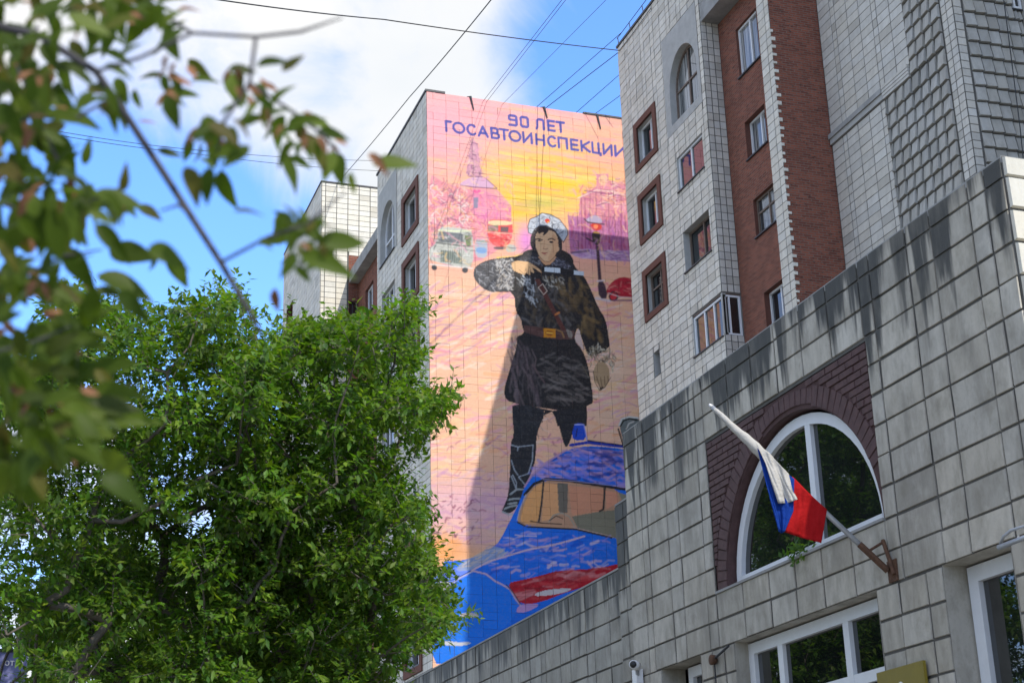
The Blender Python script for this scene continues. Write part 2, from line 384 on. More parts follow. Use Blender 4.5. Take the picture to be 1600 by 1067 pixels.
def window(parent, ax, c, u0, u1, v0, v1, d, fw=.07, mull=(.5,), trans=(), fm='pvc', gm='glass', sill=True, inner=.035, name='window', surround=0):
    P = P_of(ax, c); b = MB(); t0, t1 = d - .05, d + .02
    b.box((u0, v0, t0), (u1, v0 + fw, t1), P); b.box((u0, v1 - fw, t0), (u1, v1, t1), P)
    b.box((u0, v0 + fw, t0), (u0 + fw, v1 - fw, t1), P); b.box((u1 - fw, v0 + fw, t0), (u1, v1 - fw, t1), P)
    us = [u0 + fw] + [u0 + (u1 - u0) * k for k in mull] + [u1 - fw]
    vs = [v0 + fw] + [v0 + (v1 - v0) * k for k in trans] + [v1 - fw]
    hw = fw * .45
    for uu in us[1:-1]: b.box((uu - hw, v0 + fw, t0 + .004), (uu + hw, v1 - fw, t1), P)
    for vv in vs[1:-1]:
        for a0, a1 in zip(us, us[1:]): b.box((a0 + hw, vv - hw, t0 + .008), (a1 - hw, vv + hw, t1), P)
    w = b.build(name, fm, parent)
    for a0, a1 in zip(us, us[1:]):
        for b0, b1 in zip(vs, vs[1:]):
            p = MB(); tl = random.uniform(-.004, .004)
            p.quad([P(a0, b0, d + tl), P(a1, b0, d - tl), P(a1, b1, d - tl), P(a0, b1, d + tl)]); p.build('pane', gm, w)
    if sill:
        k = MB(); k.box((u0 - .05, v0 - .05, -.07), (u1 + .05, v0 - .012, d - .052), P); k.build('sill', 'metal_dark', w)
    if surround:
        k = MB(); e = surround; o0 = -.07
        k.box((u0 - e, v0 - e, o0), (u1 + e, v0 - .055, .02), P); k.box((u0 - e, v1, o0), (u1 + e, v1 + e, .02), P)
        k.box((u0 - e, v0 - .055, o0), (u0, v1, .02), P); k.box((u1, v0 - .055, o0), (u1 + e, v1, .02), P)
        k.build('brick_surround', 'brick_frame', w)
    return w
def arch_v(u, uc, hw, vb, rise):
    k = 1 - ((u - uc) / hw) ** 2; return vb + rise * math.sqrt(max(k, 0))
def arch_panel(parent, name, ax, c, u0, u1, v0, v1, uc, hw, vb, rise, mat, depth, out=0, revmat=None):
    P = P_of(ax, c); b = MB(); n = 36
    th = [math.pi * i / n for i in range(n + 1)]
    arc = [(uc - hw * math.cos(t), vb + rise * math.sin(t)) for t in th]
    if u0 < uc - hw - .001: b.quad([P(u0, v0, -out), P(uc - hw, v0, -out), P(uc - hw, v1, -out), P(u0, v1, -out)])
    if u1 > uc + hw + .001: b.quad([P(uc + hw, v0, -out), P(u1, v0, -out), P(u1, v1, -out), P(uc + hw, v1, -out)])
    for (a, va), (a2, vb2) in zip(arc, arc[1:]): b.quad([P(a, va, -out), P(a2, vb2, -out), P(a2, v1, -out), P(a, v1, -out)])
    if vb > v0 + .001: pass
    o = b.build(name, mat, parent); r = MB()
    pts = [(uc - hw, v0)] + arc + [(uc + hw, v0)]
    for p, q_ in zip(pts, pts[1:]): r.quad([P(*p, -out), P(*q_, -out), P(*q_, depth), P(*p, depth)])
    r.build('arch_reveal', revmat or mat, parent); return o
def arch_window(parent, ax, c, uc, hw, v0, vb, rise, d, fw, mull, trans, fm, gm, sill=True):
    """frame follows the arch; panes are cut to it"""
    P = P_of(ax, c); b = MB(); n = 28; t0, t1 = d - .05, d + .02
    arc = [(uc - hw * math.cos(math.pi * i / n), vb + rise * math.sin(math.pi * i / n)) for i in range(n + 1)]
    inn = [(uc - (hw - fw) * math.cos(math.pi * i / n), vb + (rise - fw) * math.sin(math.pi * i / n)) for i in range(n + 1)]
    out = [(uc - hw, v0)] + arc + [(uc + hw, v0)]; ins = [(uc - hw + fw, v0)] + inn + [(uc + hw - fw, v0)]
    for i in range(len(out) - 1):
        o0, o1, i0, i1 = out[i], out[i + 1], ins[i], ins[i + 1]
        b.quad([P(*o0, t0), P(*o1, t0), P(*i1, t0), P(*i0, t0)]); b.quad([P(*i0, t0), P(*i1, t0), P(*i1, t1), P(*i0, t1)])
        b.quad([P(*o0, t0), P(*o1, t0), P(*o1, t1), P(*o0, t1)])
    b.box((uc - hw + fw, v0, t0), (uc + hw - fw, v0 + fw, t1), P)
    topv = lambda u: arch_v(u, uc, hw - fw * .6, vb, rise - fw * .6)
    for u in mull: b.box((u - fw * .45, v0 + fw, t0 + .003), (u + fw * .45, topv(u), t1), P)
    for v in trans: b.box((uc - hw + fw, v - fw * .4, t0 + .006), (uc + hw - fw, v + fw * .4, t1), P)
    w = b.build('window', fm, parent)
    us = [uc - hw + fw * .7] + list(mull) + [uc + hw - fw * .7]
    vs = [v0 + fw * .5] + list(trans) + [None]
    for a0, a1 in zip(us, us[1:]):
        for k in range(len(vs) - 1):
            p = MB(); m_ = 14; lo = vs[k]
            tl = random.uniform(-.003, .003)
            low = [(a0 + (a1 - a0) * i / m_) for i in range(m_ + 1)]
            for x0, x1 in zip(low, low[1:]):
                h0, h1 = (topv(x0), topv(x1)) if vs[k + 1] is None else (min(vs[k + 1], topv(x0)), min(vs[k + 1], topv(x1)))
                if max(h0, h1) <= lo: continue
                p.quad([P(x0, lo, d + tl), P(x1, lo, d + tl), P(x1, max(h1, lo), d + tl), P(x0, max(h0, lo), d + tl)])
            if p.f: p.build('pane', gm, w)
    if sill:
        k = MB(); k.box((uc - hw - .05, v0 - .05, -.07), (uc + hw + .05, v0 - .004, d - .055), P); k.build('sill', 'metal_dark', w)
    return w
def slab(parent, name, p0, p1, mat):
    b = MB(); b.box(p0, p1); return b.build(name, mat, parent)

#@@GROUND
g = MB(); g.quad([(-400, -400, 0), (400, -400, 0), (400, 600, 0), (-400, 600, 0)])
go = g.build('ground', 'asphalt'); go['kind'] = 'structure'

# ------------------------------------------------------------------ the painted mural (flat print, drawn into a colour field)
CX0, CY0, SS = 655., 130., 2.5
CW, CH = int(420 * SS), int(930 * SS)
YY, XX = np.mgrid[0:CH, 0:CW].astype(np.float32)
XX = XX / SS + CX0; YY = YY / SS + CY0
canvas = np.zeros((CH, CW, 3), np.float32)
ZM = dict(P=(0, 0, 1), F=(720, 320, 7.115), T=(670, 210, 4.85), L=(860, 260, 4.85), C=(770, 480, 5.93), K=(770, 620, 4.85),
          B=(675, 800, 5.08), H=(680, 140, 5.333), A=(640, 400, 3.558))
def z2p(k, pts): a, b, s = ZM[k]; return np.array([(a + x / s, b + y / s) for x, y in pts], np.float32)
def sub(p, pad):
    x0 = max(int((p[:, 0].min() - pad - CX0) * SS), 0); x1 = min(int((p[:, 0].max() + pad - CX0) * SS) + 2, CW)
    y0 = max(int((p[:, 1].min() - pad - CY0) * SS), 0); y1 = min(int((p[:, 1].max() + pad - CY0) * SS) + 2, CH)
    return y0, y1, x0, x1
def smooth(p, n=2):
    for _ in range(n):
        a = np.roll(p, -1, 0); p = np.stack([p * .75 + a * .25, p * .25 + a * .75], 1).reshape(-1, 2)
    return p
def inside(p, X, Y):
    r = np.zeros(X.shape, bool)
    for (x0, y0), (x1, y1) in zip(p, np.roll(p, -1, 0)):
        if y0 == y1: continue
        c = (Y >= min(y0, y1)) & (Y < max(y0, y1)); r ^= c & (X < (x1 - x0) * (Y - y0) / (y1 - y0) + x0)
    return r
def lin(c): return srgb(c).astype(np.float32)
def fill(k, pts, col, sm=2, a=1.):
    p = z2p(k, pts)
    if sm: p = smooth(p, sm)
    y0, y1, x0, x1 = sub(p, 1)
    if y1 <= y0 or x1 <= x0: return
    mk = inside(p, XX[y0:y1, x0:x1], YY[y0:y1, x0:x1]); v = canvas[y0:y1, x0:x1]
    v[mk] = v[mk] * (1 - a) + lin(col) * a
def stroke(k, pts, w, col, a=1., soft=.5, closed=False):
    p = z2p(k, pts); s = ZM[k][2]; w = w / s / 2 if k != 'P' else w / 2
    if closed: p = np.vstack([p, p[:1]])
    y0, y1, x0, x1 = sub(p, w + 1.5)
    if y1 <= y0 or x1 <= x0: return
    X, Y = XX[y0:y1, x0:x1], YY[y0:y1, x0:x1]; d = np.full(X.shape, 1e9, np.float32)
    for (ax, ay), (bx, by) in zip(p, p[1:]):
        L = (bx - ax) ** 2 + (by - ay) ** 2 + 1e-6; t = np.clip(((X - ax) * (bx - ax) + (Y - ay) * (by - ay)) / L, 0, 1)
        d = np.minimum(d, np.hypot(X - ax - t * (bx - ax), Y - ay - t * (by - ay)))
    mk = (np.clip((w - d) / soft + .5, 0, 1) * a)[..., None]; v = canvas[y0:y1, x0:x1]; v[:] = v * (1 - mk) + lin(col) * mk
def dabs(k, poly, n, cols, L, w, ang, a=.75, spread=15, curve=.2, soft=1.1):
    p = z2p(k, poly); lo, hi = p.min(0), p.max(0); c = 0; g = 0
    while c < n and g < n * 30:
        g += 1; x, y = rng.uniform(lo[0], hi[0]), rng.uniform(lo[1], hi[1])
        if not inside(p, np.array([[x]]), np.array([[y]]))[0, 0]: continue
        th = math.radians(ang + rng.normal(0, spread)); l = L * rng.uniform(.5, 1.3) / 2; dx, dy = math.cos(th) * l, math.sin(th) * l
        bx, by = -dy * curve * rng.normal(), dx * curve * rng.normal()
        stroke('P', [(x - dx, y - dy), (x + bx, y + by), (x + dx, y + dy)], w * rng.uniform(.5, 1.3), cols[rng.integers(len(cols))], a * rng.uniform(.45, 1), soft); c += 1
def blend(cx, cy, rx, ry, col, a):
    k = (np.exp(-(((XX - cx) / rx) ** 2 + ((YY - cy) / ry) ** 2)) * a)[..., None]; canvas[:] = canvas * (1 - k) + lin(col) * k
# sky and snow-lit street
canvas[:] = lin((255, 190, 168))
blend(690, 200, 120, 70, (255, 180, 195), .8); blend(860, 280, 95, 58, (255, 208, 72), 1.); blend(790, 325, 65, 42, (255, 208, 95), .8)
blend(850, 165, 120, 28, (255, 184, 190), .7); blend(980, 240, 70, 60, (255, 190, 150), .7)
kk = np.clip((YY - 405) / 40, 0, 1)[..., None]; canvas[:] = canvas * (1 - kk) + lin((255, 202, 170)) * kk
kk = np.clip((YY - 735) / 40, 0, 1)[..., None] * np.clip((835 - YY) / 30, 0, 1)[..., None]; canvas[:] = canvas * (1 - kk * .75) + lin((238, 190, 205)) * kk * .75
blend(700, 855, 50, 25, (255, 176, 105), .9); blend(960, 600, 60, 90, (255, 222, 196), .8); blend(745, 840, 40, 18, (235, 195, 200), .6)  # patch right of the officer painted lighter to offset the building's shadow
SKYP = [(660, 140), (1060, 190), (1060, 400), (660, 330)]
dabs('P', SKYP, 170, [(255, 178, 190), (255, 200, 150), (255, 190, 170), (255, 170, 175)], 60, 4, 8, .5, 3, .03)
dabs('P', [(760, 235), (960, 265), (950, 330), (770, 340)], 110, [(255, 218, 60), (255, 190, 80), (255, 178, 115), (255, 230, 130)], 48, 4, 8, .6, 4, .03)
GR = [(660, 440), (1060, 440), (1060, 740), (660, 740)]
dabs('P', GR, 420, [(255, 214, 165), (255, 185, 140), (255, 232, 212), (250, 180, 195), (245, 165, 185)], 34, 5, -12, .7, 14)
dabs('P', [(660, 440), (800, 440), (770, 560), (660, 560)], 90, [(205, 150, 195), (250, 170, 160), (190, 140, 190), (255, 225, 205)], 30, 3, -22, .6, 10)
dabs('P', GR, 150, [(205, 150, 185), (230, 140, 130), (255, 235, 225)], 24, 2.2, -8, .6, 18)
dabs('P', [(660, 640), (1060, 640), (1060, 860), (660, 860)], 150, [(175, 95, 120), (150, 90, 130), (205, 130, 150)], 9, 2, -15, .75, 30, .5)
dabs('P', [(660, 735), (830, 735), (790, 845), (660, 850)], 130, [(235, 200, 205), (215, 160, 195), (245, 205, 190), (225, 175, 200)], 22, 4, -5, .6, 15)
dabs('P', [(660, 770), (760, 770), (740, 850), (660, 850)], 50, [(125, 60, 95), (150, 80, 110)], 8, 2, -20, .9, 40, .6)
dabs('P', [(660, 845), (720, 840), (700, 885), (660, 890)], 30, [(255, 170, 95), (255, 195, 140)], 16, 3, -5, .7, 12)
dabs('P', [(940, 480), (1060, 480), (1060, 650), (960, 650)], 120, [(255, 195, 170), (250, 185, 200), (255, 215, 185), (215, 170, 230)], 16, 2.4, -12, .6, 22)
# trees and spire on the left
fill('T', [(0, 300), (60, 330), (120, 370), (230, 400), (330, 420), (430, 430), (520, 470), (620, 540), (630, 700), (560, 860), (350, 980), (0, 1010)], (240, 160, 170))
dabs('P', [(668, 275), (720, 290), (790, 310), (800, 350), (735, 400), (668, 400)], 420, [(225, 130, 145), (250, 190, 170), (200, 110, 130), (255, 215, 205), (245, 150, 130), (180, 115, 140)], 9, 1.8, 40, .85, 60, .6)
fill('T', [(235, 370), (330, 320), (420, 325), (515, 405), (420, 405), (240, 388)], (225, 180, 205), 1)
fill('T', [(320, 30), (338, 25), (352, 60), (372, 75), (380, 160), (390, 250), (410, 320), (280, 320), (290, 240), (308, 150)], (222, 165, 180), 1)
fill('T', [(330, 400), (430, 410), (520, 420), (625, 540), (620, 640), (440, 640), (340, 640)], (240, 150, 185), 0, .7)
for pts in ([(240, 388), (330, 400), (515, 412)], [(300, 320), (410, 322)], [(312, 150), (378, 160)], [(318, 60), (372, 75)]): stroke('T', pts, 8, (130, 85, 120), .9)
stroke('T', [(420, 325), (518, 410)], 7, (120, 75, 115), .8); stroke('T', [(325, 30), (328, 320)], 6, (150, 90, 120), .7)
dabs('P', [(732, 215), (748, 230), (755, 275), (728, 275)], 90, [(140, 90, 125), (250, 215, 200), (200, 140, 160), (120, 80, 120)], 6, 1.3, 80, .8, 40)
dabs('P', [(745, 295), (800, 325), (795, 360), (745, 350)], 90, [(230, 120, 175), (255, 175, 175), (200, 100, 150), (250, 140, 140)], 9, 2, 70, .7, 30)
fill('T', [(340, 480), (375, 478), (372, 560), (340, 560)], (150, 140, 165), 0); fill('T', [(335, 420), (400, 420), (380, 445), (340, 445)], (250, 110, 160), 1)
dabs('P', [(668, 290), (720, 295), (735, 330), (735, 395), (668, 360)], 150, [(255, 235, 225), (150, 95, 125), (255, 200, 140)], 11, 1.6, 35, .9, 60, .8)
# white lorry
fill('T', [(75, 720), (110, 695), (320, 725), (335, 780), (340, 1000), (250, 1010), (20, 960), (0, 930), (0, 870), (60, 820)], (205, 205, 195), 1)
fill('T', [(80, 735), (240, 750), (262, 760), (258, 832), (75, 815)], (120, 125, 130), 0); fill('T', [(270, 765), (325, 770), (320, 850), (285, 840)], (125, 140, 90), 0)
fill('T', [(90, 875), (245, 900), (250, 985), (90, 965)], (140, 150, 140), 0)
for x in range(95, 245, 17): stroke('T', [(x, 880), (x - 2, 968)], 6, (80, 88, 85), .9)
stroke('T', [(60, 822), (250, 845), (330, 850)], 10, (70, 75, 75), .9); stroke('T', [(10, 985), (330, 1015)], 10, (240, 235, 230), .9)
fill('T', [(18, 990), (65, 995), (60, 1030), (25, 1030)], (60, 60, 65)); fill('T', [(250, 1010), (300, 1010), (295, 1050), (255, 1050)], (70, 70, 75))
stroke('T', [(75, 725), (200, 735), (320, 730)], 12, (238, 245, 205), .9); fill('T', [(20, 880), (80, 870), (80, 930), (20, 930)], (230, 225, 215))
dabs('P', [(672, 360), (738, 362), (738, 418), (672, 410)], 120, [(80, 85, 88), (235, 235, 228), (160, 165, 155), (110, 115, 115)], 7, 1.4, 10, .7, 60)
# blue car and red bus
fill('T', [(345, 790), (440, 800), (445, 860), (440, 940), (350, 930)], (190, 195, 205), 1); fill('T', [(358, 855), (440, 860), (438, 905), (358, 900)], (140, 175, 220), 1)
stroke('T', [(345, 805), (440, 815)], 12, (120, 150, 130), .8)
fill('T', [(445, 650), (530, 645), (632, 655), (640, 760), (600, 850), (500, 850), (445, 790)], (238, 92, 92), 1); fill('T', [(450, 650), (632, 658), (632, 690), (450, 690)], (250, 225, 180), 1)
fill('T', [(448, 690), (525, 690), (525, 735), (448, 735)], (140, 125, 105), 0); fill('T', [(545, 700), (605, 702), (600, 742), (545, 738)], (110, 85, 90), 0)
stroke('T', [(445, 742), (635, 752)], 7, (250, 215, 195), .9); fill('T', [(490, 850), (585, 850), (580, 875), (495, 872)], (110, 90, 95), 1)
fill('T', [(595, 830), (660, 840), (668, 890), (580, 895)], (205, 205, 190), 1); stroke('T', [(600, 860), (660, 865)], 8, (120, 130, 130), .8)
dabs('P', [(762, 360), (800, 362), (795, 385), (762, 385)], 30, [(250, 130, 130), (215, 60, 75), (255, 180, 170)], 8, 1.6, 20, .8, 40)
stroke('T', [(520, 940), (640, 935), (776, 885)], 22, (255, 228, 90), .7, 3); blend(822, 375, 14, 22, (240, 150, 235), .8); blend(845, 318, 40, 10, (205, 195, 100), .8)
# theatre and dark facades on the right
fill('L', [(140, 420), (215, 370), (225, 230), (350, 150), (350, 60), (440, 55), (440, 110), (560, 130), (900, 160), (900, 720), (560, 720), (330, 660), (150, 660)], (222, 140, 170), 0, .85)
fill('L', [(130, 370), (320, 400), (600, 420), (900, 420), (900, 680), (520, 680), (310, 650), (150, 630)], (180, 110, 165), 0, .7)
fill('L', [(365, 75), (430, 60), (435, 140), (370, 140)], (255, 205, 165), 1)
dabs('L', [(225, 150), (700, 110), (700, 420), (225, 370)], 240, [(240, 150, 160), (255, 205, 190), (205, 90, 130), (255, 180, 150), (190, 100, 150)], 10, 1.7, 85, .75, 30)
dabs('L', [(140, 370), (700, 400), (700, 660), (150, 620)], 330, [(150, 80, 130), (205, 130, 175), (120, 60, 100), (225, 150, 170), (165, 95, 165), (190, 70, 100)], 16, 1.8, 88, .75, 10)
for pts, c in (([(210, 240), (350, 180), (900, 250)], (255, 225, 210)), ([(260, 185), (900, 275)], (130, 70, 120)), ([(345, 300), (440, 270)], (130, 70, 120))): stroke('L', pts, 9, c, .8)
for x in (235, 262, 300, 345, 440, 535): stroke('L', [(x, 240 if x < 300 else 200), (x + 5, 640)], 6, (140, 50, 90), .7)
fill('L', [(150, 655), (250, 620), (420, 640), (900, 640), (900, 730), (420, 715), (200, 690)], (205, 165, 205), 1)
dabs('L', [(150, 640), (700, 640), (700, 720), (180, 690)], 90, [(120, 85, 130), (235, 205, 230), (175, 130, 185)], 14, 1.5, 5, .8, 20)
stroke('L', [(160, 655), (290, 640)], 16, (95, 70, 100), .8)
dabs('L', [(350, 80), (700, 110), (700, 330), (420, 300)], 90, [(255, 228, 215), (255, 190, 140), (150, 60, 105)], 12, 1.6, 10, .8, 18)
# red car on the right
fill('L', [(425, 930), (470, 870), (540, 835), (620, 850), (900, 870), (900, 990), (500, 1000), (430, 965)], (185, 38, 58), 1)
dabs('L', [(430, 900), (700, 850), (700, 980), (440, 970)], 60, [(225, 70, 85), (120, 20, 40), (240, 160, 150)], 10, 1.5, 5, .8, 30)
fill('L', [(445, 985), (470, 950), (500, 960), (510, 995), (490, 1015), (460, 1015)], (215, 60, 70)); stroke('L', [(445, 985), (470, 950), (505, 965), (510, 995), (485, 1018), (455, 1010)], 10, (50, 25, 40), 1, closed=True)
stroke('L', [(440, 960), (530, 990), (700, 1000)], 7, (240, 215, 215), .9); stroke('L', [(480, 1015), (700, 1015)], 14, (110, 80, 110), .8)
# street lamp
fill('L', [(265, 405), (320, 370), (370, 375), (405, 435), (285, 420)], (190, 175, 200), 1); stroke('L', [(258, 400), (285, 425), (408, 440)], 9, (45, 32, 48))
fill('L', [(295, 430), (398, 440), (375, 490), (320, 485)], (205, 50, 45), 1); fill('L', [(325, 440), (365, 445), (355, 475), (330, 472)], (255, 140, 95))
fill('L', [(312, 490), (380, 495), (378, 580), (350, 605), (318, 570)], (55, 42, 45)); stroke('L', [(335, 545), (365, 560)], 18, (130, 105, 95), .9); stroke('L', [(330, 500), (370, 505)], 10, (190, 140, 60), .9)
fill('L', [(345, 600), (368, 605), (388, 860), (362, 860)], (72, 48, 62), 0); fill('L', [(355, 868), (405, 862), (440, 1000), (370, 1005)], (68, 48, 62), 1)
stroke('L', [(275, 545), (320, 570)], 12, (50, 38, 50)); stroke('L', [(355, 870), (408, 865)], 10, (230, 215, 225)); stroke('L', [(345, 1000), (450, 1020)], 14, (225, 215, 225), .9)
dabs('P', [(668, 262), (735, 205), (760, 215), (805, 300), (812, 350), (800, 395), (735, 415), (668, 400)], 170, [(255, 205, 165), (255, 185, 190), (255, 215, 150), (235, 165, 190)], 12, 2.2, 15, .6, 35, .4)
dabs('P', [(895, 270), (1010, 270), (1010, 430), (890, 400)], 110, [(255, 205, 165), (235, 165, 195), (255, 190, 160), (200, 140, 190)], 12, 2.2, 60, .55, 40, .4)
_b = canvas.copy()
for _ in range(2):
    for ax_ in (0, 1): _b = (_b + np.roll(_b, 1, ax_) + np.roll(_b, -1, ax_)) / 3
canvas[:] = _b
# officer: sleeve, coat, legs
DK = (34, 32, 34)
fill('C', [(180, 880), (480, 960), (460, 1067), (455, 1067), (470, 1000), (560, 960), (870, 900), (870, 1100), (600, 1100), (560, 960)], DK, 0)
fill('K', [(150, 40), (390, 90), (385, 150), (340, 260), (330, 320), (325, 460), (300, 560), (240, 680), (220, 770), (150, 880), (70, 880), (75, 850), (120, 740), (130, 560), (135, 340), (160, 300), (150, 150)], (37, 38, 43), 1)
fill('K', [(440, 100), (715, 90), (715, 180), (690, 200), (620, 210), (590, 330), (555, 390), (530, 330), (500, 210), (460, 130)], (37, 37, 42), 1)
for pts in ([(135, 362), (190, 378), (240, 372), (305, 365)], [(305, 365), (300, 480), (270, 580), (195, 605), (240, 660)], [(140, 480), (165, 555), (190, 590)], [(140, 600), (175, 690)], [(190, 380), (188, 405)], [(150, 590), (180, 650), (175, 700)]): stroke('K', pts, 9, (175, 182, 190), .85)
for pts in ([(130, 740), (180, 700), (230, 700)], [(110, 780), (160, 770), (200, 770)], [(80, 850), (130, 830), (180, 820)], [(75, 870), (120, 890), (150, 890)], [(120, 810), (180, 800)]): stroke('K', pts, 15, (180, 186, 186), .8)
stroke('K', [(75, 860), (110, 780), (130, 740)], 8, (20, 20, 24))
fill('A', [(352, 85), (375, 50), (440, 20), (520, 10), (620, 0), (640, -30), (700, -40), (780, -60), (860, -30), (905, 0), (915, 60), (970, 110), (1010, 190), (1050, 290), (1090, 350), (1105, 440), (1115, 520), (1000, 560), (985, 530), (960, 470), (940, 400), (925, 410), (915, 470), (960, 520), (990, 600), (1005, 680), (1020, 780), (1015, 830), (860, 860), (780, 850), (560, 815), (525, 780), (530, 720), (560, 620), (600, 490), (590, 450), (640, 430), (625, 390), (620, 350), (590, 310), (580, 200), (500, 200), (430, 195), (380, 150)], DK, 1)
dabs('A', [(600, 200), (900, 150), (920, 400), (640, 370)], 120, [(92, 88, 86), (125, 120, 118), (24, 23, 25), (98, 82, 60)], 15, 4.2, 75, .5, 35, .2, 2.2)
dabs('A', [(800, 150), (960, 130), (1050, 300), (1080, 480), (960, 430), (920, 300), (820, 280)], 90, [(125, 98, 58), (95, 78, 54), (26, 25, 24), (150, 124, 84)], 17, 4.6, 65, .5, 22, .2, 2.4)
dabs('C', [(180, 330), (330, 330), (420, 560), (420, 880), (130, 850)], 110, [(108, 98, 100), (130, 112, 114), (22, 21, 23), (90, 74, 80)], 24, 3.0, 80, .55, 9, .2, 1.8)
dabs('C', [(420, 420), (860, 520), (900, 860), (520, 900), (430, 560)], 110, [(125, 118, 115), (100, 92, 88), (22, 21, 23), (145, 134, 128)], 22, 3.0, 12, .55, 13, .3, 1.8)
dabs('C', [(330, 320), (840, 330), (860, 480), (420, 480)], 50, [(26, 24, 26), (52, 44, 46)], 18, 2, 10, .6, 25)
dabs('K', [(160, 90), (380, 100), (330, 320), (150, 330)], 40, [(60, 62, 68), (24, 24, 28)], 16, 2, 60, .6, 30)
stroke('C', [(370, 530), (410, 600), (480, 700)], 16, (105, 82, 85), .7); stroke('C', [(830, 540), (890, 650)], 6, (130, 120, 100), .8)
# fur sleeve on the raised arm
fill('F', [(135, 770), (165, 690), (250, 630), (400, 600), (560, 590), (600, 650), (585, 960), (450, 960), (340, 975), (230, 920), (160, 840)], (78, 78, 82), 1)
dabs('F', [(160, 700), (380, 610), (380, 950), (200, 880)], 130, [(110, 110, 115), (52, 52, 56), (190, 190, 195), (70, 70, 74)], 6, 1.4, 40, .75, 60)
dabs('F', [(370, 610), (580, 600), (585, 950), (420, 930)], 240, [(225, 222, 218), (165, 160, 160), (90, 88, 90), (245, 243, 240), (190, 178, 165)], 5, 1.3, 60, .85, 70, .6)
dabs('A', [(580, 120), (640, 100), (700, 130), (720, 280), (690, 290)], 45, [(205, 210, 215), (120, 122, 126), (225, 228, 230)], 9, 1.6, 65, .85, 25)
dabs('F', [(900, 800), (1130, 780), (1140, 930), (1000, 940)], 80, [(225, 222, 212), (150, 140, 120), (110, 90, 60), (40, 40, 42)], 7, 1.3, 60, .85, 25)
# neck, collar
fill('F', [(850, 560), (1070, 560), (1060, 640), (960, 680), (890, 640)], (222, 170, 130), 1)
fill('F', [(600, 620), (700, 560), (820, 520), (880, 610), (930, 670), (900, 700), (760, 680)], (48, 46, 52), 1)
fill('F', [(1070, 560), (1180, 620), (1260, 690), (1250, 770), (1100, 780), (930, 700), (1000, 660), (1050, 610)], (42, 42, 52), 1)
dabs('F', [(1040, 580), (1230, 670), (1180, 720), (1010, 660)], 60, [(190, 192, 205), (60, 60, 75), (120, 122, 140)], 3.5, 1, 40, .85, 60)
dabs('F', [(620, 620), (860, 560), (900, 670), (760, 670)], 50, [(110, 110, 115), (28, 28, 32), (165, 165, 170)], 5, 1, 60, .8, 40)
# face, hair, cap
fill('F', [(770, 360), (850, 230), (1000, 220), (1100, 330), (1130, 430), (1120, 560), (1060, 560), (1050, 430), (880, 300), (840, 420), (830, 520), (800, 500), (770, 440)], (52, 44, 46), 1)
fill('F', [(840, 310), (900, 270), (1040, 290), (1080, 370), (1085, 480), (1050, 570), (990, 630), (930, 630), (870, 570), (835, 480), (825, 400)], (240, 198, 158), 1)
fill('F', [(1010, 300), (1080, 370), (1085, 480), (1050, 570), (990, 630), (960, 600), (1020, 500)], (222, 168, 128), 1, .6)
stroke('F', [(835, 385), (870, 378), (905, 392)], 12, (62, 46, 44)); stroke('F', [(970, 388), (1010, 376), (1045, 392)], 13, (50, 38, 38))
fill('F', [(850, 398), (875, 390), (900, 402), (875, 412)], (70, 55, 52), 1); fill('F', [(975, 412), (1003, 400), (1035, 415), (1003, 432)], (55, 42, 42), 1)
stroke('F', [(930, 400), (925, 470), (915, 485)], 7, (205, 145, 110), .8); stroke('F', [(915, 488), (945, 495), (968, 486)], 8, (140, 85, 70), .9)
stroke('F', [(900, 534), (930, 538), (962, 534)], 10, (170, 80, 72)); stroke('F', [(915, 546), (945, 548)], 7, (205, 120, 105)); stroke('F', [(925, 562), (955, 560)], 6, (190, 130, 100), .8)
stroke('F', [(835, 480), (870, 570), (930, 632), (990, 630), (1050, 570), (1085, 480)], 6, (90, 60, 50), .8)
fill('F', [(870, 250), (950, 245), (990, 270), (945, 330), (905, 350), (930, 300), (850, 330)], (48, 40, 42), 1)
fill('F', [(1060, 470), (1090, 460), (1095, 510), (1065, 530)], (235, 190, 150), 1)
fill('F', [(745, 240), (770, 160), (850, 130), (900, 92), (1000, 110), (1100, 165), (1180, 270), (1190, 330), (1140, 420), (1095, 350), (1040, 280), (960, 235), (870, 235), (820, 275), (790, 330), (752, 310)], (200, 206, 216), 1)
dabs('F', [(755, 250), (860, 120), (1000, 110), (1180, 280), (1140, 400), (1000, 230), (860, 220), (790, 310)], 90, [(105, 110, 122), (245, 248, 252), (150, 158, 172), (60, 62, 72)], 7, 1.2, 45, .8, 50, .6)
stroke('F', [(745, 240), (770, 160), (850, 130), (900, 92), (1000, 110), (1100, 165), (1180, 270), (1190, 330), (1140, 420), (1095, 350), (1040, 280), (960, 235), (870, 235), (820, 275), (790, 330), (752, 310)], 9, (45, 42, 50), .9, closed=True)
fill('F', [(930, 170), (960, 150), (990, 165), (990, 200), (950, 205)], (225, 70, 55), 1); fill('F', [(950, 190), (985, 185), (975, 205)], (240, 190, 90), 1)
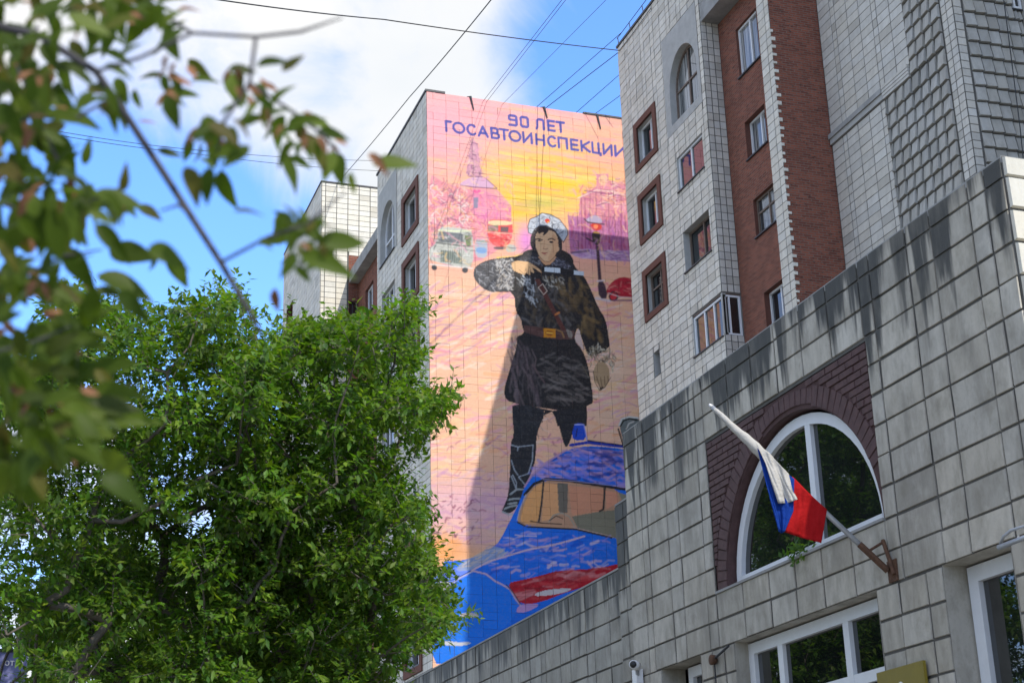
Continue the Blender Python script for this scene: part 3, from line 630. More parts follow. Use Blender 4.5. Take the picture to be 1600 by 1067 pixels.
# hand with the baton
fill('F', [(565, 625), (720, 625), (800, 660), (870, 710), (905, 750), (890, 758), (820, 705), (790, 700), (820, 750), (805, 762), (770, 735), (775, 775), (760, 782), (720, 750), (715, 785), (690, 775), (640, 755), (590, 735), (568, 700)], (240, 196, 150), 1)
for pts in ([(720, 700), (735, 770)], [(765, 690), (780, 745)], [(790, 690), (850, 710)], [(650, 720), (705, 775)], [(800, 665), (870, 712), (903, 750)]): stroke('F', pts, 5, (110, 75, 60), .8)
fill('F', [(928, 692), (1105, 706), (1108, 758), (925, 740)], (222, 232, 240), 0); fill('F', [(1105, 700), (1258, 722), (1255, 780), (1104, 762)], (25, 25, 28), 0); fill('F', [(1258, 727), (1370, 745), (1368, 790), (1255, 778)], (215, 225, 235), 0)
fill('F', [(850, 690), (930, 690), (930, 740), (900, 735)], (28, 28, 30), 0)
# strap, belt, buckle, lower hand
fill('A', [(695, 130), (720, 125), (880, 430), (870, 465), (800, 330)], (95, 52, 45), 0); stroke('A', [(715, 175), (740, 155), (765, 195), (745, 215)], 4, (225, 205, 190), 1, closed=True)
stroke('A', [(812, 325), (830, 315)], 12, (205, 130, 80))
fill('C', [(285, 165), (470, 190), (640, 210), (755, 215), (755, 295), (610, 300), (460, 280), (290, 230)], (92, 62, 58), 0); dabs('C', [(290, 175), (750, 215), (750, 290), (300, 225)], 30, [(60, 38, 36), (125, 92, 85)], 12, 1.3, 5, .7, 8)
fill('C', [(468, 195), (585, 200), (580, 285), (470, 278)], (215, 145, 55), 0); fill('C', [(490, 215), (560, 218), (555, 265), (492, 262)], (165, 95, 35), 1); stroke('C', [(500, 235), (550, 240)], 12, (245, 190, 90))
stroke('C', [(585, 205), (640, 230), (660, 280)], 14, (170, 130, 85), .8); fill('C', [(675, 200), (700, 205), (740, 230), (735, 290), (700, 280), (690, 240)], (150, 140, 130), 1)
dabs('C', [(860, 420), (950, 340), (1080, 380), (1135, 460), (1110, 600), (1080, 520), (960, 500), (900, 560)], 150, [(210, 198, 170), (60, 52, 44), (150, 132, 100), (30, 28, 27), (235, 228, 210)], 7, 1.4, 70, .85, 35, .5)
fill('C', [(930, 590), (960, 520), (1010, 500), (1070, 540), (1090, 650), (1040, 740), (1000, 775), (985, 720), (940, 680)], (190, 162, 128), 1)
for pts in ([(960, 640), (985, 720), (1000, 770)], [(1000, 650), (1010, 730)], [(1035, 640), (1040, 720)], [(1065, 640), (1070, 690)]): stroke('C', pts, 7, (95, 72, 55), .85)
fill('C', [(985, 740), (1035, 735), (1000, 775)], (80, 62, 52), 1); stroke('C', [(930, 590), (945, 690), (990, 770), (1040, 740), (1092, 650)], 6, (40, 32, 30), .9)
fill('C', [(765, 240), (800, 190), (820, 290), (850, 410), (800, 350), (760, 310)], (225, 200, 190), 1)
# blue car
BL, BD = (32, 122, 235), (16, 60, 160)  # car blues painted lighter to offset the shadow falling on them
fill('K', [(240, 680), (300, 580), (400, 490), (560, 400), (720, 370), (900, 380), (1200, 430), (1500, 470), (1500, 2200), (-440, 2200), (-440, 1250), (-150, 1230), (20, 1130), (75, 1050), (150, 900), (200, 800)], BL, 1)
fill('P', [(672, 902), (700, 888), (722, 884), (735, 896), (720, 908), (690, 918), (672, 922)], (120, 150, 255), 1)
fill('B', [(20, 560), (80, 545), (160, 560), (90, 620), (60, 660), (15, 680)], (215, 205, 215), 1)
dabs('K', [(300, 560), (560, 420), (720, 390), (1150, 430), (1150, 690), (640, 630), (400, 600)], 260, [(150, 150, 240), (200, 165, 215), (22, 60, 160), (80, 120, 235), (225, 175, 195), (16, 45, 140)], 22, 4.4, 9, .7, 12, .3, 1.6)
stroke('K', [(240, 680), (300, 590), (400, 500), (560, 400)], 14, (200, 160, 190), .9); stroke('K', [(300, 600), (420, 500), (590, 470)], 12, (170, 150, 200), .7)
fill('K', [(610, 330), (600, 280), (615, 210), (650, 195), (690, 205), (715, 325)], (45, 85, 205), 1); stroke('K', [(690, 210), (715, 330)], 9, (150, 165, 240), .9); stroke('K', [(620, 210), (685, 208)], 9, (190, 195, 245), .9); stroke('K', [(640, 240), (630, 300)], 9, (15, 25, 90), .9)
stroke('K', [(590, 365), (720, 345), (1200, 400)], 22, (35, 60, 175)); stroke('K', [(720, 330), (1200, 395)], 9, (15, 22, 75)); stroke('K', [(600, 380), (900, 410), (1200, 440)], 7, (160, 130, 180), .8)
# windscreen
WS = [(185, 930), (200, 860), (250, 740), (310, 670), (400, 630), (560, 640), (800, 670), (950, 700), (985, 800), (985, 1090), (900, 1060), (620, 995), (250, 975), (200, 960)]
fill('K', WS, (205, 160, 130), 1)
fill('K', [(205, 920), (260, 750), (330, 670), (390, 650), (360, 950), (230, 960)], (245, 180, 120), 1); fill('K', [(390, 650), (490, 660), (500, 880), (420, 930), (370, 940)], (240, 178, 128), 0); fill('K', [(570, 670), (840, 700), (835, 860), (600, 900)], (225, 160, 128), 0); fill('K', [(855, 710), (940, 720), (955, 800), (860, 850)], (232, 165, 135), 0)
fill('K', [(490, 650), (570, 655), (565, 880), (500, 870)], (120, 112, 100), 0); fill('K', [(600, 905), (830, 865), (985, 850), (985, 1080), (900, 1060), (640, 990)], (140, 135, 115), 0)
for pts, w_ in (([(385, 640), (370, 800), (350, 940)], 14), ([(850, 690), (838, 850), (810, 865)], 14)): stroke('K', pts, w_, (55, 50, 48))
stroke('K', [(425, 945), (460, 895), (520, 878), (580, 905), (620, 975)], 10, (175, 168, 150)); stroke('K', [(430, 935), (480, 900), (530, 920)], 7, (50, 46, 42)); stroke('K', [(285, 940), (380, 955), (520, 962)], 8, (40, 36, 36))
stroke('K', [(240, 740), (310, 660), (400, 622), (560, 632), (800, 668), (1000, 700)], 20, (28, 26, 34)); stroke('K', [(185, 930), (205, 850), (250, 740)], 9, (190, 190, 200), .8); stroke('K', [(190, 950), (260, 985), (620, 1000), (900, 1065)], 12, (35, 32, 40))
stroke('K', [(380, 625), (560, 632), (1000, 680)], 6, (175, 165, 200), .8); stroke('K', [(600, 985), (900, 1055)], 8, (200, 175, 165), .8)
fill('K', [(950, 720), (1010, 740), (1010, 1080), (985, 1080), (985, 800)], (150, 148, 130), 0)
# bonnet highlights, wing, red band
dabs('B', [(560, 200), (700, 130), (1400, 200), (1400, 420), (800, 500), (450, 480)], 130, [(190, 160, 215), (220, 190, 215), (80, 125, 240), (24, 85, 200), (110, 140, 240), (235, 215, 230)], 20, 3.8, -8, .7, 13, .35, 1.6)
fill('B', [(230, 400), (330, 350), (470, 270), (560, 280), (600, 340), (450, 390), (320, 460), (180, 470)], (175, 185, 195), 1, .7); dabs('B', [(200, 430), (470, 270), (600, 340), (330, 450)], 50, [(210, 200, 205), (130, 150, 190), (225, 200, 170)], 12, 2, -25, .7, 12)
stroke('B', [(310, 465), (450, 390), (600, 345), (750, 300), (1000, 250), (1210, 190)], 14, (225, 195, 210), .95); stroke('B', [(660, 180), (760, 190), (830, 190)], 8, (220, 205, 225), .9)
fill('B', [(600, 560), (700, 540), (830, 510), (1010, 460), (1300, 450), (1600, 380), (1600, 480), (1100, 620), (850, 720), (700, 730), (640, 640)], (190, 38, 52), 1); dabs('B', [(620, 570), (1010, 480), (1400, 460), (1100, 600), (720, 700)], 70, [(225, 95, 95), (150, 22, 40), (238, 165, 165)], 28, 4.5, -14, .6, 8, .2, 2)
fill('B', [(800, 650), (920, 610), (1130, 600), (1050, 640), (850, 670)], (225, 215, 215), 1); fill('B', [(690, 735), (800, 720), (860, 735), (760, 790), (660, 800)], (200, 160, 210), 1)
fill('B', [(60, 660), (120, 600), (230, 530), (330, 480), (420, 500), (520, 570), (620, 620), (660, 690), (690, 760), (600, 900), (200, 1200), (-20, 1200), (-20, 700)], (24, 130, 240), 1)
stroke('B', [(330, 465), (430, 490), (500, 545), (560, 575), (620, 610), (660, 680), (705, 740)], 14, (215, 185, 205), .95); stroke('B', [(590, 575), (640, 630), (700, 725)], 9, (30, 28, 50), .9); stroke('B', [(320, 470), (220, 520), (120, 590), (70, 650)], 10, (205, 200, 220), .9)
stroke('B', [(80, 560), (180, 530), (310, 465)], 6, (30, 40, 90), .9); stroke('B', [(140, 590), (190, 565)], 14, (40, 40, 50), .9)
fill('B', [(225, 800), (340, 795), (388, 825), (300, 840), (220, 830)], (215, 205, 195), 1); fill('B', [(60, 1015), (200, 1030), (330, 1030), (260, 1060), (100, 1060)], (215, 215, 220), 1)
# loudspeaker on the car roof
fill('A', [(1165, 940), (1180, 905), (1220, 893), (1275, 900), (1300, 960), (1280, 1080), (1210, 1100), (1185, 1020)], (120, 128, 128), 1); stroke('A', [(1165, 940), (1180, 905), (1220, 893), (1275, 900)], 9, (225, 228, 225)); stroke('A', [(1172, 945), (1190, 915), (1225, 903), (1265, 912)], 8, (28, 30, 30)); stroke('A', [(1205, 960), (1220, 930), (1245, 920)], 8, (200, 200, 196)); stroke('A', [(1160, 960), (1190, 1060)], 8, (30, 30, 34))
# lettering
G = {'9': [[(1, .45), (.15, .45), (.0, .35), (0, .1), (.15, 0), (.85, 0), (1, .1), (1, .9), (.85, 1), (0, 1)]],
     '0': [[(.15, 0), (.85, 0), (1, .12), (1, .88), (.85, 1), (.15, 1), (0, .88), (0, .12), (.15, 0)]],
     'Л': [[(0, 1), (.1, .8), (.15, .12), (.35, 0), (.85, 0), (1, .1), (1, 1)]], 'Е': [[(1, 0), (0, 0), (0, 1), (1, 1)], [(0, .5), (.9, .5)]],
     'Т': [[(0, 0), (1, 0)], [(.5, 0), (.5, 1)]], 'Г': [[(0, 1), (0, 0), (1, 0)]],
     'О': [[(.5 + .5 * math.cos(t), .5 + .5 * math.sin(t)) for t in np.linspace(0, 2 * math.pi, 17)]],
     'С': [[(.55 + .55 * math.cos(t), .5 + .5 * math.sin(t)) for t in np.linspace(.8, 2 * math.pi - .8, 13)]],
     'А': [[(0, 1), (.5, 0), (1, 1)], [(.2, .68), (.8, .68)]],
     'В': [[(0, 0), (0, 1), (.75, 1), (1, .88), (1, .65), (.8, .5), (0, .5)], [(0, 0), (.65, 0), (.88, .12), (.88, .36), (.72, .48)]],
     'И': [[(0, 0), (0, 1), (1, 0), (1, 1)]], 'Н': [[(0, 0), (0, 1)], [(1, 0), (1, 1)], [(0, .5), (1, .5)]], 'П': [[(0, 1), (0, 0), (1, 0), (1, 1)]],
     'К': [[(0, 0), (0, 1)], [(1, 0), (.1, .5), (1, 1)]], 'Ц': [[(0, 0), (0, 1), (1.15, 1), (1.15, 1.2)], [(.9, 0), (.9, 1)]]}
def letters(cells, x0, y0, sl, hgt, col):
    for ch, a, b in cells:
        a += 8; b -= 8
        for pl_ in G[ch]:
            stroke('H', [(a + (b - a) * u + 6 * v, y0 + (a + (b - a) * u - x0) * sl + 9 + (hgt - 18) * v) for u, v in pl_], 20.5, col, .95, .4)
TX = (58, 72, 165)
letters([('9', 605, 682), ('0', 703, 777), ('Л', 832, 908), ('Е', 930, 998), ('Т', 1003, 1080)], 605, 205, .14, 97, TX)
letters([('Г', 80, 138), ('О', 140, 247), ('С', 258, 340), ('А', 350, 440), ('В', 458, 533), ('Т', 530, 612), ('О', 608, 714), ('И', 724, 808), ('Н', 832, 912),
         ('С', 930, 1008), ('П', 1018, 1102), ('Е', 1122, 1192), ('К', 1208, 1290), ('Ц', 1300, 1372), ('И', 1392, 1474), ('И', 1490, 1582)], 80, 255, .146, 99, TX)
canvas *= (1 + .08 * (rng.random((CH // 4 + 1, CW // 4 + 1, 1)).repeat(4, 0).repeat(4, 1)[:CH, :CW] - .5)).astype(np.float32)
lum = canvas.mean(-1, keepdims=True)
canvas = np.clip((lum + (canvas - lum) * 1.1) * .73 + .004, .004, .86)

# ------------------------------------------------------------------ mural building
XM, YM, ZR = 15.3, 52.2, 32.2
mb = thing('mural_building', 'tall tiled apartment block whose sunlit end wall carries a painted mural', 'building', (20, 56, 0))
mt, t, b_ = newmat('mural_paint')
c = t.n('ShaderNodeVertexColor', layer_name='Col').outputs[0]
n = t.n('ShaderNodeTexNoise', {'Vector': pos(t, 14, 14, 14), 'Scale': 1, 'Detail': 5, 'Roughness': .7})
c = t.mix(t.n('ShaderNodeMapRange', {0: n.outputs[0], 1: .5, 2: .8, 3: 0., 4: .22}).outputs[0], c, (.30, .24, .2))
link(t, c, b_.inputs['Base Color']); b_.inputs['Roughness'].default_value = .55; b_.inputs['Specular IOR Level'].default_value = .25
bump(t, b_, n.outputs[0], .2, .01)
M['mural'] = mt
facade(mb, 'wall', 'y', YM, XM, 25.4, 0, ZR, [], 'mortar_mural')
def sample(P):
    px, py = proj(P); fx = np.clip((px - CX0) * SS, 0, CW - 1.01); fy = np.clip((py - CY0) * SS, 0, CH - 1.01)
    ix, iy = fx.astype(int), fy.astype(int); ax, ay = (fx - ix)[..., None], (fy - iy)[..., None]
    return (canvas[iy, ix] * (1 - ax) + canvas[iy, ix + 1] * ax) * (1 - ay) + (canvas[iy + 1, ix] * (1 - ax) + canvas[iy + 1, ix + 1] * ax) * ay
def mural_tile(u0, u1, v0, v1, nx=18, ny=10):
    us = np.linspace(u0, u1, nx + 1); vs = np.linspace(v0, v1, ny + 1); V, U = np.meshgrid(vs, us, indexing='ij')
    d = -.022 - random.uniform(0, .004); tu, tv = random.gauss(0, .006), random.gauss(0, .006)
    D = d + tu * (U - (u0 + u1) / 2) + tv * (V - (v0 + v1) / 2)
    Pn = np.stack([U, YM + D, V], -1).reshape(-1, 3); cl = sample(Pn) * random.uniform(.95, 1.03)
    F = [(j * (nx + 1) + i, j * (nx + 1) + i + 1, (j + 1) * (nx + 1) + i + 1, (j + 1) * (nx + 1) + i) for j in range(ny) for i in range(nx)]
    k = len(Pn); ring = [0, nx, ny * (nx + 1) + nx, ny * (nx + 1)]
    Pb = Pn[ring].copy(); Pb[:, 1] = YM - .001
    F += [(ring[i], ring[(i + 1) % 4], k + (i + 1) % 4, k + i) for i in range(4)]
    return np.vstack([Pn, Pb]), F, np.vstack([cl, cl[ring] * .6])
def colmesh(name, V, F, C, mat):
    me = bpy.data.meshes.new(name); me.from_pydata(V.tolist(), [], F)
    a = me.color_attributes.new('Col', 'FLOAT_COLOR', 'POINT'); a.data.foreach_set('color', np.hstack([C, np.ones((len(C), 1))]).astype(np.float32).ravel())
    me.materials.append(M[mat]); return me
cols = [15.3, 15.55] + [16.08 + .535 * i for i in range(18)]; rows = [9.1 + .3 * i for i in range(77)] + [ZR]
cells = []
for j, (r0, r1) in enumerate(zip(rows, rows[1:])):
    for a0, a1 in zip(cols, cols[1:]):
        cx, cy = proj(np.array([(a0 + a1) / 2, YM, (r0 + r1) / 2]))
        vis = cx < 1000 and cy < annex_top(cx) and not (cx > 965 + (cy - 78) * .061) and not (cx < 715 and cy > 900)
        cells.append((((a1 - a0) if vis else -1) + random.random() * .01, a0, a1, r0, r1))
cells.sort(key=lambda k: -k[0])
rv, rf, rc, off = [], [], [], 0
for i, (ar, a0, a1, r0, r1) in enumerate(cells):
    g1, g2 = random.uniform(.001, .0085) * (1 if random.random() < .8 else .2), random.choice((.0008, .0012, .002, .005)) 
    V, F, C = mural_tile(a0 + g1, a1 - g1, r0 + g2, r1 - g2)
    if i < 300:
        o = bpy.data.objects.new('mural_tile', colmesh('mural_tile', V, F, C, 'mural')); COL.objects.link(o); setpar(o, mb)
    else:
        rv.append(V); rc.append(C); rf += [tuple(off + k for k in f) for f in F]; off += len(V)
o = bpy.data.objects.new('mural_tiles', colmesh('mural_tiles', np.vstack(rv), rf, np.vstack(rc), 'mural')); COL.objects.link(o); setpar(o, mb); o['kind'] = 'stuff'
# side wall
TW = [.54, .54, .3, .54, .54]; RH = .272
sideA = [(53.7, 55.5, z0, z0 + 1.5, .22) for z0 in (27.35, 24.5, 21.65, 18.8, 13.1, 10.2)]
sideB = [(57.05, 59.1, z0, z0 + 1.5, .2) for z0 in (24.7, 21.85, 19.0, 16.15, 13.3)]
sideS = [(54.1, 54.45, 16.15, 17.05, .3), (54.1, 54.45, 19.2, 20.0, .3)]
sideA = [h for h in sideA if h[2] != 18.8]
arch1 = (56.7, 59.7, 27.55, 31.1, 0)
facade(mb, 'wall', 'x', XM, YM, 59.9, 0, ZR, sideA + sideB + sideS + [arch1], 'mortar_light')
T = Tiler(mb, 'tile', 'wall_tiles')
T.wall('x', XM, cuts(YM, 59.9, TW), cuts(6, ZR, [RH]), [(h[0] - (.3 if h in sideA else 0), h[1] + (.3 if h in sideA else 0), h[2] - (.3 if h in sideA else 0), h[3] + (.3 if h in sideA else 0)) for h in sideA + sideB + sideS + [arch1]], 'tile_white')
for h in sideA: window(mb, 'x', XM, *h[:4], .2, surround=.3, mull=(.45,))
for h in sideB: window(mb, 'x', XM, *h[:4], .17, mull=(.33, .66))
for h in sideS: window(mb, 'x', XM, *h[:4], .25, mull=(), fm='wood', fw=.04, sill=False)
arch_panel(mb, 'arch_plaster', 'x', XM, 56.7, 59.7, 27.55, 31.1, 58.2, 1.15, 28.9, 1.25, 'plaster', .3, .02)
arch_window(mb, 'x', XM, 58.2, 1.15, 27.6, 28.9, 1.25, .25, .09, (58.2,), (28.6,), 'pvc', 'curtain')
# recess behind the bay, with brick wall and cornice
XR = 15.95
rec = [(63.2, 64.6, z0, z0 + 1.35, .2) for z0 in (27.35, 24.5, 21.65)]
facade(mb, 'brick_wall', 'x', XR, 59.9, 66.0, 0, 29.6, rec, 'brick_red', 'brick_frame')
for h in rec: window(mb, 'x', XR, *h[:4], .16, mull=(.5,))
slab(mb, 'cornice', (15.5, 59.93, 29.6), (17.5, 65.97, 30.15), 'concrete')
slab(mb, 'parapet_flashing', (XM - .06, YM - .05, ZR + .002), (XM + .35, 59.95, ZR + .09), 'metal_dark')
slab(mb, 'corner_flashing', (XM + .352, YM - .06, ZR + .002), (XM + .75, YM + .3, ZR + .08), 'metal_dark')
slab(mb, 'corner_flashing', (20.6 + 1.3, YM - .06, ZR + .002), (25.4, YM + .3, ZR + .07), 'metal_dark')
slab(mb, 'roof', (XM + .36, YM + .31, ZR - .3), (25.4, 59.88, ZR), 'roof'); slab(mb, 'roof', (17.51, 59.92, 29.62), (25.4, 65.98, 30.1), 'roof')
bk = MB(); bk.quad([(25.4, YM, 0), (25.4, 66, 0), (25.4, 66, ZR), (25.4, YM, ZR)]); bk.quad([(XM, 59.9, 29), (25.4, 59.9, 29), (25.4, 59.9, ZR), (XM, 59.9, ZR)]); bk.build('wall', 'tile_white', mb)
T.finish()
# stay bars hanging off the mural's top edge
for x, l in ((17.0, .55), (22.4, .6), (20.1, .45)):
    k = MB(); k.tube([(x, YM + .1, ZR + .06), (x + .1, YM - .05, ZR + .02), (x + .22, YM - .06, ZR - l)], [.03, .045, .02], 6); k.build('anchor_hook', 'metal_dark', mb)
# far tower
tw = thing('apartment_building', 'cream tiled tower standing furthest back, left of the mural building', 'building', (18, 70, 0))
XT, YT, ZT = 14.14, 66.0, 34.62
slit = [(72.4, 74.0, z0, z0 + 1.45, .4) for z0 in (29.65, 26.8, 23.9)]
facade(tw, 'wall', 'y', YT, XT, 17.2, 0, ZT, [(15.47, 17.2, 0, 31.0, 0)], 'mortar')
facade(tw, 'brick_wall', 'y', YT, 15.47, 17.2, 0, 31.0, [(15.5, 15.92, 26.9, 28.7, .2)], 'brick_red', 'brick_frame')
window(tw, 'y', YT, 15.5, 15.92, 26.9, 28.7, .15, mull=(.5,), trans=(.33, .66), fm='metal_dark', fw=.04, sill=False)
facade(tw, 'wall', 'x', XT, YT, 75, 0, ZT, slit, 'mortar_light', 'brick_frame')
for h in slit: window(tw, 'x', XT, *h[:4], .35, mull=(.5,), fm='wood')
T = Tiler(tw, 'tile', 'wall_tiles')
T.wall('y', YT, [XT, XT + .19] + [XT + .19 + .54 * i for i in range(1, 6)], cuts(15, ZT, [.27]), [(15.47, 17.2, 0, 31.0)], 'tile_cream')
T.wall('x', XT, cuts(YT, 75, TW), cuts(15, ZT, [.27]), slit, 'tile_white')
T.finish()
slab(tw, 'roof', (XT - .05, YT - .05, ZT + .002), (25, 75, ZT + .07), 'metal_dark')
bk = MB(); bk.quad([(25, YT, 0), (25, 75, 0), (25, 75, ZT), (25, YT, ZT)]); bk.quad([(XT, 75, 0), (25, 75, 0), (25, 75, ZT), (XT, 75, ZT)]); bk.quad([(17.2, YT, 29), (25, YT, 29), (25, YT, ZT), (17.2, YT, ZT)]); bk.build('wall', 'tile_cream', tw)

# ------------------------------------------------------------------ right-hand building
XB, Y0, Y1 = 21.3, 40.37, 47.1
rb = thing('apartment_building', 'tall tiled apartment block with brick recess and arched top window, behind the flag', 'building', (28, 38, 0), None)
wA = [(44.4, 45.8, z0, z0 + 1.42, .22) for z0 in (26.72, 23.9, 21.0)]
hole = (45.15, 45.6, 18.65, 19.5, .3)
b2 = (40.85, 42.8, 24.25, 25.48, .14); b3 = (40.8, 42.72, 21.3, 22.72, .3); b4 = (Y0, 42.5, 18.3, 19.68, .12)
archR = (40.62, 43.35, 26.5, 30.3, 0)
facade(rb, 'wall', 'x', XB, Y0, Y1, 0, ZR, wA + [hole, b2, b3, b4, archR], 'mortar_light')
T = Tiler(rb, 'tile', 'wall_tiles'); TR = Tiler(rb, 'chiselled_tile', 'chiselled_tiles')
ws = .24
T.wall('x', XB, cuts(Y0, Y1, [.3, .54, .54, .3, .54]), cuts(14, ZR, [RH]), [(h[0] - ws, h[1] + ws, h[2] - ws, h[3] + ws) for h in wA] + [hole, b2, b3, b4, archR], 'tile_white', jit=.008, tilt=.8)
for i, h in enumerate(wA): window(rb, 'x', XB, *h[:4], .2, mull=(.42,), surround=ws, fm='pvc' if i < 2 else 'wood', trans=() if i < 2 else (.6,))
window(rb, 'x', XB, *hole[:4], .25, mull=(), fm='wood', fw=.04, sill=False)
window(rb, 'x', XB, *b2[:4], .1, mull=(.5,))
window(rb, 'x', XB, *b3[:4], .26, mull=(.45,), trans=(), fm='wood', gm='glass')
arch_panel(rb, 'arch_plaster', 'x', XB, 40.62, 43.35, 26.5, 30.3, 41.9, 1.07, 28.0, 1.3, 'plaster', .32, .02)
slab(rb, 'arch_sill', (XB - .022, 40.63, 26.5), (XB + .4, 43.34, 26.8), 'plaster')
arch_window(rb, 'x', XB, 41.9, 1.07, 26.82, 28.0, 1.3, .27, .08, (41.9,), (28.05,), 'wood', 'curtain', sill=False)
# glazed corner balcony
window(rb, 'x', XB, Y0 + .1, 42.5, 18.3, 19.62, .09, fw=.07, mull=(.3, .63), name='balcony_glazing')
# return face of the bay
XRR = 21.95
facade(rb, 'wall', 'y', Y0, XB, XRR, 0, ZR, [(XB, XRR, 18.3, 19.68, .1)], 'mortar_light')
T.wall('y', Y0, [XB, XB + .2, XB + .42, XRR], cuts(14, ZR, [RH]), [(XB, XRR, 18.3, 19.68)], 'tile_near')
window(rb, 'y', Y0, XB + .02, XRR - .04, 18.3, 19.62, .05, fw=.06, mull=(.35,), name='balcony_glazing', sill=False)
slab(rb, 'balcony_soffit', (XB + .01, Y0 + .01, 19.63), (XRR, 42.49, 19.68), 'wood')
# brick recess
rw = [(37.8, 39.2, 26.7, 28.45, .16), (37.85, 39.15, 23.75, 25.05, .25), (37.75, 39.05, 21.05, 22.3, .18), (37.6, 38.9, 18.0, 19.15, .25)]
facade(rb, 'brick_wall', 'x', XRR, 36.0, Y0, 0, 29.5, rw, 'brick_red', 'brick_frame')
for i, h in enumerate(rw): window(rb, 'x', XRR, *h[:4], h[4] - .03, mull=(.45,) if i != 2 else (.4,), trans=(.62,) if i == 2 else (), fm='wood' if i == 2 else 'pvc', gm='curtain' if i in (0, 1, 2) else 'glass')
slab(rb, 'cornice', (XB + .02, 36.66, 29.35), (23, Y0 - .01, 30.0), 'concrete')
# pilaster with toothed quoins
facade(rb, 'pilaster', 'x', XB, 35.93, 36.64, 0, ZR, [], 'mortar_light')
T.wall('x', XB, [35.93, 36.2, 36.64], cuts(14, ZR, [RH]), [], 'tile_white')
bk = MB(); bk.quad([(XB, 36.64, 0), (XRR, 36.64, 0), (XRR, 36.64, ZR), (XB, 36.64, ZR)]); bk.build('pilaster_back', 'tile_white', rb)
XN = 22.98; ZN = 35.4  # unseen roof height raised to keep sun off the brick return
facade(rb, 'brick_wall', 'y', 35.93, XB, XN, 0, ZR, [], 'brick_red')
for z in np.arange(16, 26.5, .272):
    k = MB(); w_ = .05 + .07 * random.random(); k.box((XB - .015, 35.895, z + random.uniform(0, .03)), (XB + w_, 35.929, z + .1 + random.uniform(-.02, .03))); o = k.build('quoin_tooth', 'tile_white', rb)
# near block: smooth tiles, ledge, chiselled tiles
YC = 29.52
facade(rb, 'wall', 'x', XN, YC, 35.93, 0, ZN, [], 'mortar')
smooth_z = cuts(14, 22.75, [.275]); T.wall('x', XN, cuts(33.0, 35.9, [.22, .62, .62, .62]), smooth_z, [], 'tile_near')
T.wall('x', XN, cuts(31.66, 35.9, [.62, .62, .24, .62]), cuts(23.15, ZN, [.275]), [], 'tile_near')
TR.wall('x', XN, cuts(30.05, 33.0, [.4]), cuts(14.3, 22.72, [.44]), [], 'tile_rough', wedge=.1, gap=.04, gu=.055, jit=.012, tilt=1.2)
TR.wall('x', XN, cuts(30.05, 31.64, [.4]), cuts(22.76, ZN, [.44]), [], 'tile_rough', wedge=.1, gap=.04, gu=.055, jit=.012, tilt=1.2)
T.wall('x', XN, [YC, 29.8, 30.03], cuts(14, ZN, [.23]), [], 'tile_near')
slab(rb, 'ledge', (XN - .12, 33.0, 22.95), (XN + .01, 35.9, 23.1), 'concrete'); slab(rb, 'ledge', (XN - .07, 33.0, 22.78), (XN + .008, 35.9, 22.948), 'plaster')
for i in range(4): slab(rb, 'ledge_course', (XN - .11 + .012 * (3 - i), 31.68, 22.76 + .095 * i), (XN + .007, 32.99, 22.845 + .095 * i), 'tile_near')
# face of the near block turned to the camera
nwin = (24.9, 26.3, 23.9, 25.5, .2)
facade(rb, 'wall', 'y', YC, XN, 25.12, 0, ZN, [], 'mortar')
T.wall('y', YC, [XN, 23.25], cuts(14, ZN, [.23]), [], 'tile_near')
TR.wall('y', YC, cuts(23.27, 25.1, [.34]), cuts(14.3, ZN, [.44]), [(24.84, 25.2, 23.86, 25.5)], 'tile_rough', wedge=.1, gap=.04, gu=.055, jit=.012, tilt=1.2)
window(rb, 'y', YC, 24.86, 25.11, 23.9, 25.5, -.03, fw=.06, mull=())
# unseen wing added beyond the frame to keep the wall above in shade
bk = MB()
bk.quad([(25.14, 19, 0), (25.14, YC, 0), (25.14, YC, ZN), (25.14, 19, ZN)]); bk.quad([(25.14, 19, 0), (40, 19, 0), (40, 19, ZN), (25.14, 19, ZN)])
bk.quad([(40, 19, 0), (40, Y1, 0), (40, Y1, ZN), (40, 19, ZN)]); bk.quad([(XB, Y1, 0), (40, Y1, 0), (40, Y1, ZR), (XB, Y1, ZR)]); bk.quad([(XN, 35.925, ZR - .2), (40, 35.925, ZR - .2), (40, 35.925, ZN), (XN, 35.925, ZN)]); bk.build('wall', 'tile_near', rb)
for p0, p1 in (((XB, Y0, ZR - .2), (40, Y1, ZR + .001)), ((XB, 35.93, ZR - .2), (40, Y0 - .01, ZR)), ((XN, YC, ZN - .2), (40, 35.92, ZN)), ((25.14, 19, ZN - .2), (40, YC - .01, ZN))):
    slab(rb, 'roof', p0, p1, 'roof')
slab(rb, 'parapet_flashing', (XB - .06, 35.9, ZR + .003), (XB + .3, Y1 + .03, ZR + .09), 'metal_dark')
for y in (47.0, 45.9, 44.7):
    k = MB(); k.tube([(XB + .02, y, ZR + .05), (XB - .02, y, ZR + .42)], .018, 5); k.build('roof_rail_post', 'metal_dark', rb)
k = MB(); k.tube([(XB - .02, 47.05, ZR + .4), (XB - .02, 43.0, ZR + .42)], .014, 5); k.build('roof_rail', 'metal_dark', rb)
T.finish(); TR.finish()

